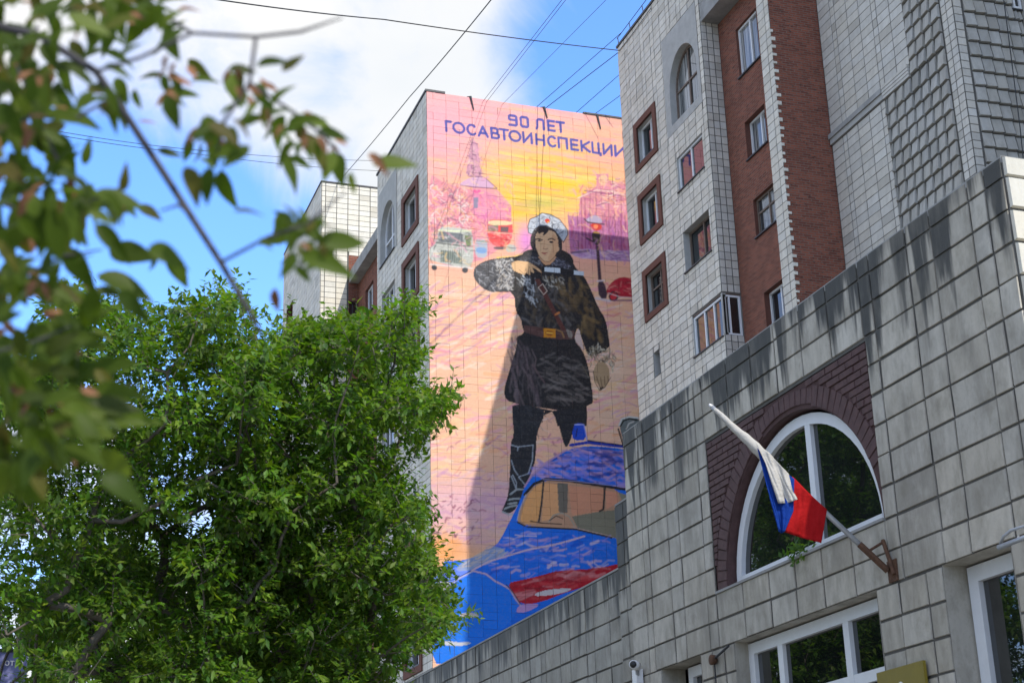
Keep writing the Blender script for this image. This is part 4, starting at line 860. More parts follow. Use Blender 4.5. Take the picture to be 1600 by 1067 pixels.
# ------------------------------------------------------------------ entrance annex
XA, YE, YF, ZA = 8.0, 9.92, 18.25, 7.587
an = thing('entrance_annex', 'low stained tiled annex with arched window and maroon brick panel behind the flag', 'building', (14, 14, 0))
DZ = 4.39
ops = [(16.36, 17.45, 1.9, DZ, .3), (12.57, 15.5, 1.9, DZ, .22), (10.52, 11.49, 0.2, DZ, .3)]
panel = (12.3, 15.855, 4.99, 6.762, 0)
facade(an, 'wall', 'x', XA, YE, YF, 0, ZA, ops + [panel], 'mortar', 'tile_annex')
T = Tiler(an, 'tile', 'wall_tiles')
ya = [9.92, 10.19, 10.435, 11.036, 11.434, 12.085, 12.3, 12.92, 13.5, 14.05, 14.6, 15.2, 15.855, 16.08, 16.7, 17.02, 17.6, 17.78, 18.25]
za = [DZ + .3 * i for i in range(11)] + [ZA]
zb = [DZ - .3 * i for i in range(13, -1, -1)]
T.wall('x', XA, ya, za, [panel], 'tile_annex', gap=.017, gu=.023, t=.012, ch=.004, jit=.007, tilt=.5, behind=False)
T.wall('x', XA, [9.92, 10.2, 10.52, 11.49, 11.75, 12.2, 12.57, 15.5, 15.75, 16.05, 16.36, 17.45, 17.8, 18.25], zb, ops, 'tile_annex', gap=.017, gu=.023, t=.012, ch=.004, jit=.007, tilt=.5, behind=False)
facade(an, 'wall', 'y', YE, XA, 20, 0, ZA, [], 'mortar')
T.wall('y', YE, [XA - .02, XA + .34] + [XA + .34 + .6 * i for i in range(1, 12)], za, [], 'tile_end', gap=.02, t=.03, ch=.009, jit=.008, tilt=.6, behind=False)
slab(an, 'coping', (XA + .03, YE + .03, ZA - .25), (20, YF - .02, ZA - .06), 'roof')
slab(an, 'coping', (XA - .005, YE + .005, ZA - .058), (XA + .36, YF - .005, ZA + .006), 'concrete')
bk = MB(); bk.quad([(XA, YF, 5), (20, YF, 5), (20, YF, ZA), (XA, YF, ZA)]); bk.quad([(20, YE, 0), (20, YF, 0), (20, YF, ZA), (20, YE, ZA)]); bk.build('wall', 'concrete', an)
# maroon brick panel with arch
UC, HW, VB, RI = 13.96, 1.62, 4.99, 1.53
arch_panel(an, 'brick_panel', 'x', XA, 12.3, 15.855, 4.99, 6.762, UC, HW, VB, RI, 'brick_mortar', .17, -.012, 'brick_purple')
BM = {}
def brick(u, v, w, h, ang=0., t=.016):
    k = (round(w, 2), round(h, 3))
    if k not in BM:
        vv, ff = tile_shape(k[0] - .008, k[1] - .008, t, .004); me = bpy.data.meshes.new('brick'); me.from_pydata(vv, [], ff); me.materials.append(M['brick_purple']); BM[k] = me
    o = bpy.data.objects.new('brick', BM[k]); COL.objects.link(o); setpar(o, an)
    o.matrix_basis = frame_of('x', XA + .010) @ Matrix.Translation(loc_uv('x', u, v, random.uniform(-.006, .004))) @ Matrix.Rotation(ang, 4, 'Z')
RING = .25
nb = 46
per = [(math.pi * i / 400) for i in range(401)]
L = [0]
for a, b2_ in zip(per, per[1:]):
    L.append(L[-1] + math.hypot((HW + RING / 2) * (math.cos(b2_) - math.cos(a)), (RI + RING / 2) * (math.sin(b2_) - math.sin(a))))
for i in range(nb):
    tt = np.interp((i + .5) * L[-1] / nb, L, per); u, v = UC - (HW + RING / 2) * math.cos(tt), VB + (RI + RING / 2) * math.sin(tt)
    if v + .05 > 6.76 or u < 12.34 or u > 15.82: continue
    nu, nv = -math.cos(tt) / (HW), math.sin(tt) / (RI); ang = math.atan2(nv, -nu)
    brick(u, v, RING * (.93 if v < 6.55 else .7), L[-1] / nb, ang)
z = 4.995; r = 0
while z < 6.75:
    h_ = min(.0765, 6.76 - z); u = 12.305 - (.13 if r % 2 else 0)
    while u < 15.85:
        a0, a1 = max(u, 12.305), min(u + .262, 15.85); segs = [(a0, a1)]
        vc = z + h_ / 2; kx = 1 - ((vc - VB) / (RI + RING)) ** 2
        if kx > 0:
            x_ = (HW + RING) * math.sqrt(kx); segs = [(a0, min(a1, UC - x_)), (max(a0, UC + x_), a1)]
        for s0, s1 in segs:
            if s1 - s0 > .05: brick((s0 + s1) / 2, vc, s1 - s0, h_)
        u += .262
    z += .0765; r += 1
arch_window(an, 'x', XA, UC, 1.585, 4.995, 4.995, 1.49, .15, .115, (13.72,), (), 'pvc', 'glass_annex', sill=False)
k = MB(); k.box((12.3, 4.985, -.035), (15.84, 5.012, .2), P_of('x', XA)); k.build('window_sill', 'concrete', an)
# ground floor glazing
window(an, 'x', XA, 12.57, 15.5, 1.9, DZ - .02, .2, fw=.12, mull=(.3, .76), trans=(.72,), gm='glass_annex', sill=False)
window(an, 'x', XA, 16.36, 17.2, 1.9, DZ - .02, .27, fw=.12, mull=(), gm='glass_annex', sill=False)
window(an, 'x', XA, 10.52, 11.47, .2, DZ - .02, .27, fw=.14, mull=(), trans=(.5,), gm='glass_annex', sill=False, name='door')
T.finish()
# lower stepped pier and wing
lw = thing('low_wing', 'low dark tiled wing wall running away below the mural', 'building', (12, 30, 0))
facade(lw, 'wall', 'x', XA + .06, YF + .002, 18.78, 0, 6.73, [], 'mortar'); facade(lw, 'wall', 'x', XA + .13, 18.78, 44, 0, 5.92, [], 'mortar')
T = Tiler(lw, 'tile', 'wall_tiles')
T.wall('x', XA + .06, [YF, 18.5, 18.78], [2.3 + .3 * i for i in range(15)] + [6.73], [], 'tile_low', gap=.017, gu=.023, t=.012, ch=.004, jit=.007, tilt=.5, behind=False)
T.wall('x', XA + .13, cuts(18.8, 44, [.5, .55, .3, .62, .4, .6, .2]), [2.3 + .3 * i for i in range(12)] + [5.92], [], 'tile_low', gap=.017, gu=.023, t=.012, ch=.004, jit=.007, tilt=.5, behind=False)
T.finish()
slab(lw, 'coping', (XA + .12, 18.78, 5.925), (XA + .5, 44, 5.95), 'concrete'); slab(lw, 'coping', (XA + .05, YF, 6.735), (XA + .5, 18.77, 6.76), 'concrete')
slab(lw, 'roof', (XA + .5, 18.78, 5.6), (14, 44, 5.9), 'roof')
bk = MB(); bk.quad([(XA + .14, 44, 0), (14, 44, 0), (14, 44, 5.9), (XA + .14, 44, 5.9)]); bk.quad([(14, YF, 0), (14, 44, 0), (14, 44, 5.9), (14, YF, 5.9)]); bk.quad([(XA + .06, 18.78, 0), (XA + .5, 18.78, 0), (XA + .5, 18.78, 6.73), (XA + .06, 18.78, 6.73)]); bk.build('wall', 'concrete', lw)

# ------------------------------------------------------------------ flag and bracket
base = np.array([XA - .06, 12.3, 4.53]); tip = onx(1112, 635, 6.55)
fl = thing('flag', 'white, blue and red striped flag drooping from a slanted wall pole', 'flag', tuple(base))
k = MB(); k.tube([base, base + (tip - base) * .55, tip], [.026, .024, .02], 10); k.build('pole', 'metal', fl, True)
k = MB(); k.tube([tip, tip + (tip - base) * .015], [.021, .008], 8); k.build('pole_cap', 'white_paint', fl, True)
def plane_pt(px, py, off):
    # cloth hangs in the upright plane through the pole; off = distance towards the camera
    d = np.cross(tip - base, np.array([0, 0, 1.])); d /= np.linalg.norm(d)
    if d[1] > 0: d = -d
    rr = ray(px, py); o = base + d * off; tt = ((o - CAM) @ d) / (rr @ d); return CAM + rr * tt
def cloth(name, rows_, off, mat, amp, nu=22, nv=18):
    """rows_: polylines (pixel traces of the drape) from the pole edge to the free edge"""
    rows_ = [np.array(r_, float) for r_ in rows_]; V, F = [], []
    for j in range(nv + 1):
        f = j / nv * (len(rows_) - 1); a = min(int(f), len(rows_) - 2); w = f - a
        for i in range(nu + 1):
            def pt(r_):
                g_ = i / nu * (len(r_) - 1); q0 = min(int(g_), len(r_) - 2); ww = g_ - q0; return r_[q0] * (1 - ww) + r_[q0 + 1] * ww
            p = pt(rows_[a]) * (1 - w) + pt(rows_[a + 1]) * w
            o_ = off + amp * (j / nv) ** .7 * math.sin(i / nu * 7.5 + j / nv * 1.3) + amp * .4 * math.sin(i / nu * 15 + 1 + j * .2) + amp * .3 * math.sin(i / nu * 31 + 2.1 * math.sin(j / nv * 5)) * (.3 + j / nv) + amp * .25 * math.sin(j / nv * 9 + i / nu * 4)
            V.append(tuple(plane_pt(p[0], p[1], o_)))
    for j in range(nv):
        for i in range(nu): F.append((j * (nu + 1) + i, j * (nu + 1) + i + 1, (j + 1) * (nu + 1) + i + 1, (j + 1) * (nu + 1) + i))
    me = bpy.data.meshes.new(name); me.from_pydata(V, [], F); me.materials.append(M[mat]); me.polygons.foreach_set('use_smooth', [True] * len(F))
    o = bpy.data.objects.new(name, me); COL.objects.link(o); setpar(o, fl)
    sm = o.modifiers.new('thickness', 'SOLIDIFY'); sm.thickness = .004; return o
cloth('red_stripe', [[(1238, 744), (1262, 768), (1292, 796)], [(1240, 782), (1262, 804), (1288, 822)], [(1223, 830), (1252, 840), (1283, 848)]], .06, 'flag_red', .025)
cloth('blue_stripe', [[(1183, 700), (1205, 722), (1241, 748)], [(1197, 756), (1215, 778), (1240, 798)], [(1217, 830), (1221, 833), (1226, 830)]], .085, 'flag_blue', .02)
cloth('white_stripe', [[(1180, 690), (1202, 708), (1232, 740)], [(1196, 724), (1218, 746), (1238, 765)], [(1216, 786), (1230, 786), (1246, 780)]], .12, 'flag_white', .02)
wr = [base + (tip - base) * s_ for s_ in np.linspace(.655, .985, 12)]
wr = [w_ + np.array([0, 0, -.005]) * (1 + math.sin(i_ * 1.1)) for i_, w_ in enumerate(wr)]
k = MB(); k.tube(wr, [.05, .058, .05, .055, .046, .047, .038, .037, .031, .030, .025, .021], 11); k.build('rolled_cloth', 'flag_white', fl, True)
br = thing('wall_bracket', 'rusty steel bracket holding the flagpole to the wall', 'bracket', (XA, 12.2, 4.45))
dv = (tip - base) / np.linalg.norm(tip - base)
k = MB(); k.tube([base - dv * .03, base + dv * .32], .031, 8); k.build('socket', 'rust', br)
k = MB(); k.box((XA - .03, 12.17, 4.40), (XA - .014, 12.32, 4.60)); k.build('plate', 'rust', br)
k = MB(); k.tube([(XA - .04, 12.2, 4.46), (XA - .05, 12.31, 4.80)], .02, 6); k.tube([(XA - .05, 12.31, 4.78), tuple(base + dv * .22)], .013, 6); k.build('strut', 'rust', br)

# ------------------------------------------------------------------ fittings on the annex
sc = thing('security_camera', 'small white security camera on the tiled wall below the low wing', 'camera', (XA, 18.1, 4.4))
p = onx(995, 1040, XA - .12)
k = MB(); k.tube([p + [-.10, -.12, 0], p + [0, 0, .0]], [.055, .06], 12); k.build('body', 'white_paint', sc, True)
k = MB(); k.tube([p + [-.112, -.135, 0], p + [-.10, -.12, 0]], [.035, .045], 12); k.build('lens', 'black', sc, True)
k = MB(); k.box((XA - .12, p[1] + .02, p[2] - .2), (XA - .034, p[1] + .16, p[2] - .03)); k.build('junction_box', 'white_paint', sc)
k = MB(); k.tube([p + [-.0, .0, -.05], p + [.03, .05, -.12]], .025, 6); k.tube([(XA - .06, p[1] + .06, p[2] - .2), (XA - .06, p[1] + .05, p[2] - .9)], .022, 6); k.build('cable_conduit', 'metal', sc)
pb = thing('pipe_bracket', 'pale bent pipe bracket sticking out above the glazed door', 'pipe', (XA, 10.4, 4.4))
k = MB(); k.tube([onx(1561, 855, 7.7), onx(1600, 840, 7.6), onx(1680, 812, 7.5)], .022, 8); k.build('lower_rail', 'metal', pb, True)
k = MB(); k.tube([onx(1563, 850, 7.7), onx(1568, 838, 7.7), onx(1580, 828, 7.66), onx(1600, 822, 7.6), onx(1680, 800, 7.5)], .013, 8); k.tube([onx(1680, 812, 7.5), onx(1680, 806, 7.97)], .013, 6); k.tube([onx(1590, 843, 7.62), onx(1592, 838, 7.97)], .013, 6); k.build('upper_rail', 'metal', pb, True)
ys = thing('yellow_sign', 'mustard yellow plate with a pale emblem on the wall pier by the door', 'sign', (XA, 12.2, 3))
k = MB(); k.box((XA - .075, 11.86, 2.5), (XA - .045, 12.62, 3.63)); k.build('plate', 'sign_yellow', ys)
k = MB(); k.tube([(XA - .0765, 12.24, 3.36), (XA - .08, 12.24, 3.36)], .075, 14); k.tube([(XA - .0765, 12.24, 3.45), (XA - .0795, 12.24, 3.45)], .05, 10); k.build('emblem', 'text_white', ys)
k = MB(); k.box((XA - .0775, 11.95, 3.17), (XA - .0752, 12.53, 3.2)); k.build('dark_line', 'black', ys)
wk = thing('wall_knob', 'small round rusty knob on the tiled pier left of the big window', 'fitting', (XA, 15.95, 4.27))  # round knob on the pier
k = MB(); k.tube([(XA - .03, 15.95, 4.27), (XA - .09, 15.95, 4.27), (XA - .1, 15.95, 4.27)], [.05, .06, .04], 12); k.build('ring', 'rust', wk, True)
k = MB(); k.tube([(XA - .06, 15.95, 4.27), (XA - .06, 15.55, 4.36)], .014, 6); k.tube([(XA - .05, 15.95, 4.22), (XA - .05, 15.94, 3.2)], .01, 5); k.build('cable', 'wire', wk)

# ------------------------------------------------------------------ overhead wires
def wire(label, pts, r=.013, sag=.0):
    pts = [np.array(p_, float) for p_ in pts]; out = []
    for a, b in zip(pts, pts[1:]):
        for s_ in np.linspace(0, 1, 13)[:-1]: out.append(a + (b - a) * s_ - np.array([0, 0, sag * 4 * s_ * (1 - s_)]))
    out.append(pts[-1]); k = MB(); k.tube(out, r, 5); o = k.build('overhead_wire', 'wire'); tag(o, label, 'wire', 'wires strung between the roofs'); return o
def far(px, py, y): return ony(px, py, y)
wire('thick wire crossing the whole sky from upper left to the roof corner', [far(300, -6, 30), far(600, 31, 38), (21.28, 46.9, 32.0)], .018, .05)
wire('wire running from the top of the sky down to the cream tower', [far(790, -28, 30), far(640, 152, 44), (14.9, 66.1, 34.7)], .016, .05)
wire('left wire of the close pair above the lettering', [far(900, -28, 34), (17.7, 52.6, 32.25)], .009)
wire('right wire of the close pair above the lettering', [far(906, -28, 34), (17.85, 52.6, 32.25)], .009)
wire('single thin wire right of the close pair above the mural', [far(975, -28, 34), (18.5, 52.7, 32.25)], .008)
wire('upper wire from the right roof corner to the mural roof', [(21.28, 46.6, 32.6), (19.8, 52.7, 32.2)], .013)
wire('second wire from the right roof corner to the mural roof', [(21.25, 47.0, 31.95), (20.15, 52.7, 32.2)], .016)
wire('third wire passing behind the right building to the mural roof', [far(985, 102, 50), (21.5, 52.8, 32.2)], .013)
wire('lowest short wire between right building and mural roof', [far(985, 138, 51), (22.2, 52.8, 32.2)], .013)
wire('upper of two thin wires over the left foliage', [far(-20, 184, 40), far(300, 234, 47), (15.28, 58, 32.0)], .010, .1)
wire('lower of two thin wires over the left foliage', [far(-20, 190, 40), far(300, 240, 47), (15.28, 58.6, 31.8)], .010, .1)
kx = MB(); kx.tube([(XB - .03, 46.9, 32.0), (XB - .05, 45.6, 31.95), (XB - .05, 43.9, 32.02)], .012, 5); tag(kx.build('overhead_wire', 'wire'), 'loose cable end lying on the right building wall', 'wire', 'wires strung between the roofs')
kx = MB(); kx.tube([ony(1567, -10, 29.3), ony(1580, 90, 29.3), ony(1594, 200, 29.3), ony(1604, 300, 29.3)], .014, 5); tag(kx.build('hanging_cable', 'wire'), 'dark cable hanging down the chiselled wall at far right', 'cable')

# ------------------------------------------------------------------ trees
def leaves_mesh(name, B, D, N, Ln, Wd, C, mat):
    D = D / np.linalg.norm(D, axis=1, keepdims=True); S_ = np.cross(D, N); S_ /= np.linalg.norm(S_, axis=1, keepdims=True) + 1e-9; N2 = np.cross(S_, D)
    Ln, Wd = Ln[:, None], Wd[:, None]
    mid = B + D * Ln * .48 - N2 * Wd * .18; tipv = B + D * Ln - N2 * Ln * .16
    V = np.stack([B, B + D * Ln * .42 + S_ * Wd / 2, B + D * Ln * .42 - S_ * Wd / 2, mid, tipv], 1).reshape(-1, 3)
    n_ = len(B); o_ = (np.arange(n_) * 5)[:, None]
    F = np.concatenate([o_ + np.array([0, 1, 3]), o_ + np.array([0, 3, 2]), o_ + np.array([1, 4, 3]), o_ + np.array([3, 4, 2])], 1).reshape(-1, 3)
    me = bpy.data.meshes.new(name); me.vertices.add(len(V)); me.vertices.foreach_set('co', V.astype(np.float32).ravel())
    me.loops.add(F.size); me.loops.foreach_set('vertex_index', F.astype(np.int32).ravel()); me.polygons.add(len(F))
    me.polygons.foreach_set('loop_start', np.arange(0, F.size, 3, dtype=np.int32)); me.update(); me.validate()
    a = me.color_attributes.new('Col', 'FLOAT_COLOR', 'POINT'); a.data.foreach_set('color', np.hstack([np.repeat(C, 5, 0), np.ones((n_ * 5, 1))]).astype(np.float32).ravel())
    me.materials.append(M[mat]); return me
def unit(n_): v = rng.normal(size=(n_, 3)); return v / np.linalg.norm(v, axis=1, keepdims=True)
LC = np.array((1.16, 1.27, 1.1)) * np.array([(.036, .078, .012), (.055, .108, .014), (.078, .138, .018), (.108, .165, .022), (.042, .085, .020)])
def tree(name, label, outline, holes, dist, thick, nclump, trunk, seed, leaf=.074, dens=60, rpx=(34, 62), group=None):
    global rng
    rng = np.random.default_rng(seed); random.seed(seed)
    poly = np.array(outline, float); lo, hi = poly.min(0), poly.max(0)
    def ok(x, y, pad=0):
        if not inside(poly, np.array([[x]]), np.array([[y]]))[0, 0]: return False
        return all(((x - h[0]) / (h[2] + pad)) ** 2 + ((y - h[1]) / (h[3] + pad)) ** 2 > 1 for h in holes)
    t_ = thing(name, label, 'tree', tuple(trunk[0]), group)
    cl = []; g = 0
    while len(cl) < nclump and g < 20000:
        g += 1; x, y = rng.uniform(lo[0], hi[0]), rng.uniform(lo[1], hi[1])
        if not ok(x, y): continue
        rp = rng.uniform(*rpx); dd = dist + rng.uniform(-thick, thick); pc = at(x, y, dd)
        r = rp / FPX * dd
        if any(np.linalg.norm(pc - c_[0]) < .70 * (r + c_[1]) for c_ in cl): continue
        cl.append((pc, r))
    tw_o, tw_a, tw_L, tw_t = [], [], [], []
    for pc, r in cl:
        ncl = int(dens * (r / .27) ** 2); u = unit(ncl); u[:, 2] = u[:, 2] * .8 + .18
        o_ = pc + u * (r * rng.uniform(.35, 1.08, (ncl, 1))) * np.array([1, 1, .8]); px_, py_ = proj(o_)
        keep = inside(poly, px_, py_) | (rng.random(ncl) < .10)
        for h in holes: keep &= ((px_ - h[0]) / max(h[2] - 3, 1)) ** 2 + ((py_ - h[1]) / max(h[3] - 3, 1)) ** 2 > 1
        a_ = u + unit(ncl) * .7 + np.array([0, -.15, .25]); a_ /= np.linalg.norm(a_, axis=1, keepdims=True)
        tw_o.append(o_[keep]); tw_a.append(a_[keep]); tw_L.append(rng.uniform(.10, .2, ncl)[keep]); tw_t.append(np.full(keep.sum(), rng.uniform(.75, 1.25)))
    # loose sprays that break the outline
    e = np.array([(x, y) for (x, y), (x2, y2) in zip(outline, outline[1:]) for _ in range(1)] + [((x + x2) / 2, (y + y2) / 2) for (x, y), (x2, y2) in zip(outline, outline[1:])])
    for x, y in e:
        for _ in range(6):
            p0_ = at(x + rng.normal() * 9, y + 6 + rng.normal() * 8, dist + rng.uniform(-1, 1)); a_ = np.array([rng.normal() * .5 + (.4 if x > 600 else 0), rng.normal() * .4, rng.uniform(.3, 1)]); a_ /= np.linalg.norm(a_)
            tw_o.append(p0_[None] - a_ * .1); tw_a.append(a_[None]); tw_L.append(rng.uniform(.2, .36, 1)); tw_t.append(rng.uniform(.8, 1.2, 1))
    O_, A_, L_, T_ = np.vstack(tw_o), np.vstack(tw_a), np.concatenate(tw_L), np.concatenate(tw_t)
    nt_ = len(O_); sel = rng.random(nt_) < .4; stems = list(zip((O_ - A_ * .05)[sel], (O_ + A_ * L_[:, None])[sel]))
    nl = 8; f = ((np.arange(nl) + .6) / nl)[None, :, None]
    side = unit(nt_ * nl).reshape(nt_, nl, 3); A3 = A_[:, None]; side -= A3 * (side * A3).sum(-1, keepdims=True); side /= np.linalg.norm(side, axis=-1, keepdims=True)
    Ds = (A3 * (.35 + .5 * f) + side * .85 + np.array([0, 0, -.22])).reshape(-1, 3); Ns = (np.array([0, -.1, 1.]) + A3 * .5 + unit(nt_ * nl).reshape(nt_, nl, 3) * .45).reshape(-1, 3)
    Bs = (O_[:, None] + A3 * L_[:, None, None] * f).reshape(-1, 3); nn_ = nt_ * nl
    Ls = leaf * rng.uniform(.6, 1.2, nn_) * np.repeat(rng.uniform(.7, 1.25, nt_), nl); Ws = leaf * rng.uniform(.42, .62, nn_)
    bc = np.repeat(LC[rng.integers(len(LC), size=nt_)], nl, 0); Cs = (bc * .6 + LC[rng.integers(len(LC), size=nn_)] * .4) * np.repeat(T_, nl)[:, None] * rng.uniform(.8, 1.25, (nn_, 1))
    Cs = Cs * np.stack([rng.uniform(.85, 1.3, nn_), np.ones(nn_), rng.uniform(.7, 1.1, nn_)], 1)
    me = leaves_mesh('crown', Bs, Ds, Ns, Ls, Ws, Cs, 'leaf')
    o = bpy.data.objects.new('crown', me); COL.objects.link(o); setpar(o, t_); o['kind'] = 'stuff'
    # limbs: every clump hangs on its nearest neighbour nearer the fork
    fork = np.array(trunk[-1], float); nodes = [fork]; par = [-1]
    for pc, r in sorted(cl, key=lambda c_: np.linalg.norm(c_[0] - fork)):
        dd = [np.linalg.norm(pc - n_) + .25 * np.linalg.norm(n_ - fork) for n_ in nodes]; par.append(int(np.argmin(dd))); nodes.append(pc)
    wgt = [1] * len(nodes)
    for i in range(len(nodes) - 1, 0, -1): wgt[par[i]] += wgt[i]
    k = MB()
    for i in range(1, len(nodes)):
        a, b = nodes[par[i]], nodes[i]; md = (a + b) / 2 + rng.normal(size=3) * .05 * np.linalg.norm(b - a)
        r0, r1 = .006 * wgt[i] ** .5 + .004, .006 * max(wgt[i] - 1, .4) ** .5 + .002
        k.tube([a, md, b], [r0, (r0 + r1) / 2, r1], 5, False)
    k.build('limbs', 'bark', t_, True)
    k = MB()
    for a, b in stems: k.tube([a, b], [.004, .0015], 3, False)
    if k.f: o = k.build('twigs', 'bark', t_); o['kind'] = 'stuff'
    k = MB(); n_ = len(trunk); k.tube([np.array(p_, float) for p_ in trunk], [.17 - .07 * i / (n_ - 1) for i in range(n_)], 10); k.build('trunk', 'bark', t_, True)
    return t_
OA = [(-30, 600), (40, 560), (70, 520), (95, 470), (125, 462), (160, 485), (215, 500), (270, 492), (318, 478), (348, 462), (378, 470), (392, 500), (400, 545), (430, 640), (440, 800), (400, 1100), (-30, 1130)]
HA = [(240, 592, 13, 20), (300, 700, 12, 26), (250, 825, 16, 10), (182, 928, 14, 9), (22, 968, 16, 20), (70, 1015, 34, 8), (120, 890, 9, 6), (352, 735, 16, 24), (60, 720, 12, 12), (150, 700, 8, 14), (6, 1045, 46, 44)]
OB = [(360, 700), (380, 600), (400, 560), (432, 535), (455, 522), (490, 515), (520, 525), (530, 500), (560, 512), (592, 518), (618, 490), (640, 478), (645, 495), (625, 515), (632, 540), (648, 562), (625, 590), (640, 618), (668, 626), (692, 620), (688, 640), (668, 652), (652, 688), (632, 715), (605, 740), (628, 775), (652, 790), (670, 838), (650, 860), (682, 900), (704, 945), (694, 985), (660, 992), (640, 1000), (620, 1040), (600, 1120), (300, 1130)]
HB = [(585, 532, 22, 16), (628, 598, 18, 20), (590, 478, 12, 12), (540, 560, 9, 10), (600, 560, 14, 12), (552, 610, 12, 10), (612, 700, 12, 20), (600, 860, 10, 16), (578, 470, 6, 8), (400, 850, 7, 7), (625, 960, 10, 8), (668, 575, 10, 14)]
tree('tree', 'leafy green tree on the left whose top stands against blue sky', OA, HA, 13.4, 1.5, 135, [(1.5, 13.3, 0), (1.45, 13.3, 1.6), (1.5, 13.25, 2.9)], 3)
tree('tree', 'leafy green tree nearest the mural, reaching across its lower left edge', OB, HB, 13.7, 1.5, 135, [(3.0, 13.8, 0), (2.95, 13.7, 1.7), (2.9, 13.6, 3.0)], 5)
# trees across the yard that the annex windows mirror
src = [o for o in bpy.data.objects if o.name.startswith('tree') and o.type == 'EMPTY']
for i, (x, y, sc_, rz, lab) in enumerate(((-6.5, 33, 2.3, 2.2, 'dark tree mirrored in the right half of the arched window'), (-9.5, 44, 2.6, 4.1, 'dark tree mirrored in the left half of the arched window'), (-5.5, 24, 1.9, 1.0, 'dark tree mirrored in the ground floor glazing'))):
    s0 = src[i % 2]; c0 = s0.copy(); COL.objects.link(c0); c0.location = (x, y, 0); c0.rotation_euler = (0, 0, rz); c0.scale = (sc_, sc_, sc_)
    tag(c0, lab, 'tree')
    for ch in s0.children: c1 = ch.copy(); COL.objects.link(c1); c1.parent = c0; c1.matrix_parent_inverse = ch.matrix_parent_inverse.copy()

# a third crown further back closes the lower gaps
tree('tree', 'shaded tree glimpsed low down behind the two front trees', [(40, 1000), (90, 880), (180, 850), (260, 880), (330, 830), (420, 850), (500, 880), (560, 960), (580, 1120), (60, 1130)], [(250, 825, 16, 10)], 21, 1.2, 60, [(3.4, 20.6, 0), (3.4, 20.6, 2.4), (3.4, 20.5, 3.6)], 11, .105, 40, (40, 66))

# ------------------------------------------------------------------ out-of-focus branch close to the lens
random.seed(21); rng = np.random.default_rng(21)
ft = thing('foreground_tree', 'blurred leafy branch hanging close to the lens at upper left', 'tree', (-1.5, 2.2, 0))
k = MB(); k.tube([(-1.5, 2.2, 0), (-1.45, 2.2, 1.5), (-1.35, 2.15, 3.0), (-1.1, 2.1, 4.2)], [.12, .1, .08, .05], 10); k.build('trunk', 'bark', ft, True)
bp = [(-1.38, 2.15, 2.8), at(-150, 10, 2.1), at(60, 55, 2.05), at(150, 112, 2.0), at(200, 185, 2.0), at(252, 265, 1.98), at(300, 340, 1.95), at(345, 410, 1.92), at(385, 480, 1.9), at(412, 528, 1.9)]
k = MB(); k.tube(bp, [.03, .008, .005, .0048, .0046, .0045, .0043, .004, .0033, .0016], 8); k.build('branch', 'twig', ft, True)
sidetw = [[(150, 112), (220, 90), (300, 52), (400, 58), (470, 50), (535, 28)], [(60, 40), (20, 90), (-20, 200)], [(300, 52), (250, 20), (220, -20)], [(180, 150), (110, 190), (50, 180), (0, 210)],
          [(300, 340), (280, 320), (250, 330)], [(-60, 300), (40, 330), (110, 330), (170, 300), (200, 290)], [(-60, 420), (40, 430), (100, 400), (160, 390)], [(-60, 600), (20, 610), (90, 620), (150, 610), (210, 600)],
          [(-60, 560), (40, 540), (110, 510)], [(345, 410), (420, 370), (480, 350), (540, 300)], [(400, 58), (390, 130), (350, 190), (340, 240)], [(390, 130), (450, 170), (510, 215), (530, 245)], [(20, 90), (90, 250), (60, 330)]]
for pts in sidetw:
    dd = random.uniform(1.75, 2.15); dl = 2.0 if pts[0] not in ((150, 112),) else 2.0
    k = MB(); k.tube([at(x, y, dd) for x, y in pts], [.0022] * (len(pts) - 1) + [.001], 6); k.build('twig', 'twig', ft, True)
def leafmesh(curl, fold, wid):
    n_ = 8; V, F = [], []
    for i in range(n_ + 1):
        f = i / n_; w = wid * (math.sin(math.pi * min(f ** .8, 1)) ** .9) * (1 - .25 * f) + .002; zc_ = -curl * f * f
        V += [(f, -w, zc_ + fold * w), (f, 0, zc_), (f, w, zc_ + fold * w)]
    for i in range(n_):
        a = i * 3; F += [(a, a + 1, a + 4, a + 3), (a + 1, a + 2, a + 5, a + 4)]
    return V, F
LM = []
for cu, fo, wi in ((.15, .35, .25), (.3, .55, .22), (.5, .3, .27), (.08, .2, .24), (.4, .7, .2)):
    V, F = leafmesh(cu, fo, wi)
    for mt_ in ('leaf_near', 'leaf_brown'):
        me = bpy.data.meshes.new('leaf'); me.from_pydata(V, [], F); me.polygons.foreach_set('use_smooth', [True] * len(F)); me.materials.append(M[mt_]); LM.append(me)
RT, UP, FW = R[:, 0], R[:, 1], R[:, 2]
def leaf(px, py, ang, Lpx, brown=False, dist=None, roll=None):
    """one leaf: stalk end at (px, py), pointing along ang (degrees, 0 = right, 90 = down in the picture)"""
    dd = dist or random.uniform(1.7, 2.25); p_ = at(px, py, dd); L_ = Lpx / FPX * dd
    a = rad(ang); tl = random.uniform(-.5, .5)
    X = RT * math.cos(a) - UP * math.sin(a) + FW * tl; X /= np.linalg.norm(X)
    N_ = UP * random.uniform(.3, 1) - FW * random.uniform(.3, 1.1) + RT * random.uniform(-.5, .5) if roll is None else UP * math.cos(roll) - FW * math.sin(roll)
    Yv = np.cross(N_, X); Yv /= np.linalg.norm(Yv); Zv = np.cross(X, Yv)
    o = bpy.data.objects.new('leaf', LM[random.randrange(5) * 2 + (1 if brown else 0)]); COL.objects.link(o); setpar(o, ft)
    mm = Matrix.Identity(4)
    for i in range(3): mm[i][0] = X[i] * L_; mm[i][1] = Yv[i] * L_; mm[i][2] = Zv[i] * L_; mm[i][3] = p_[i]
    o.matrix_basis = mm
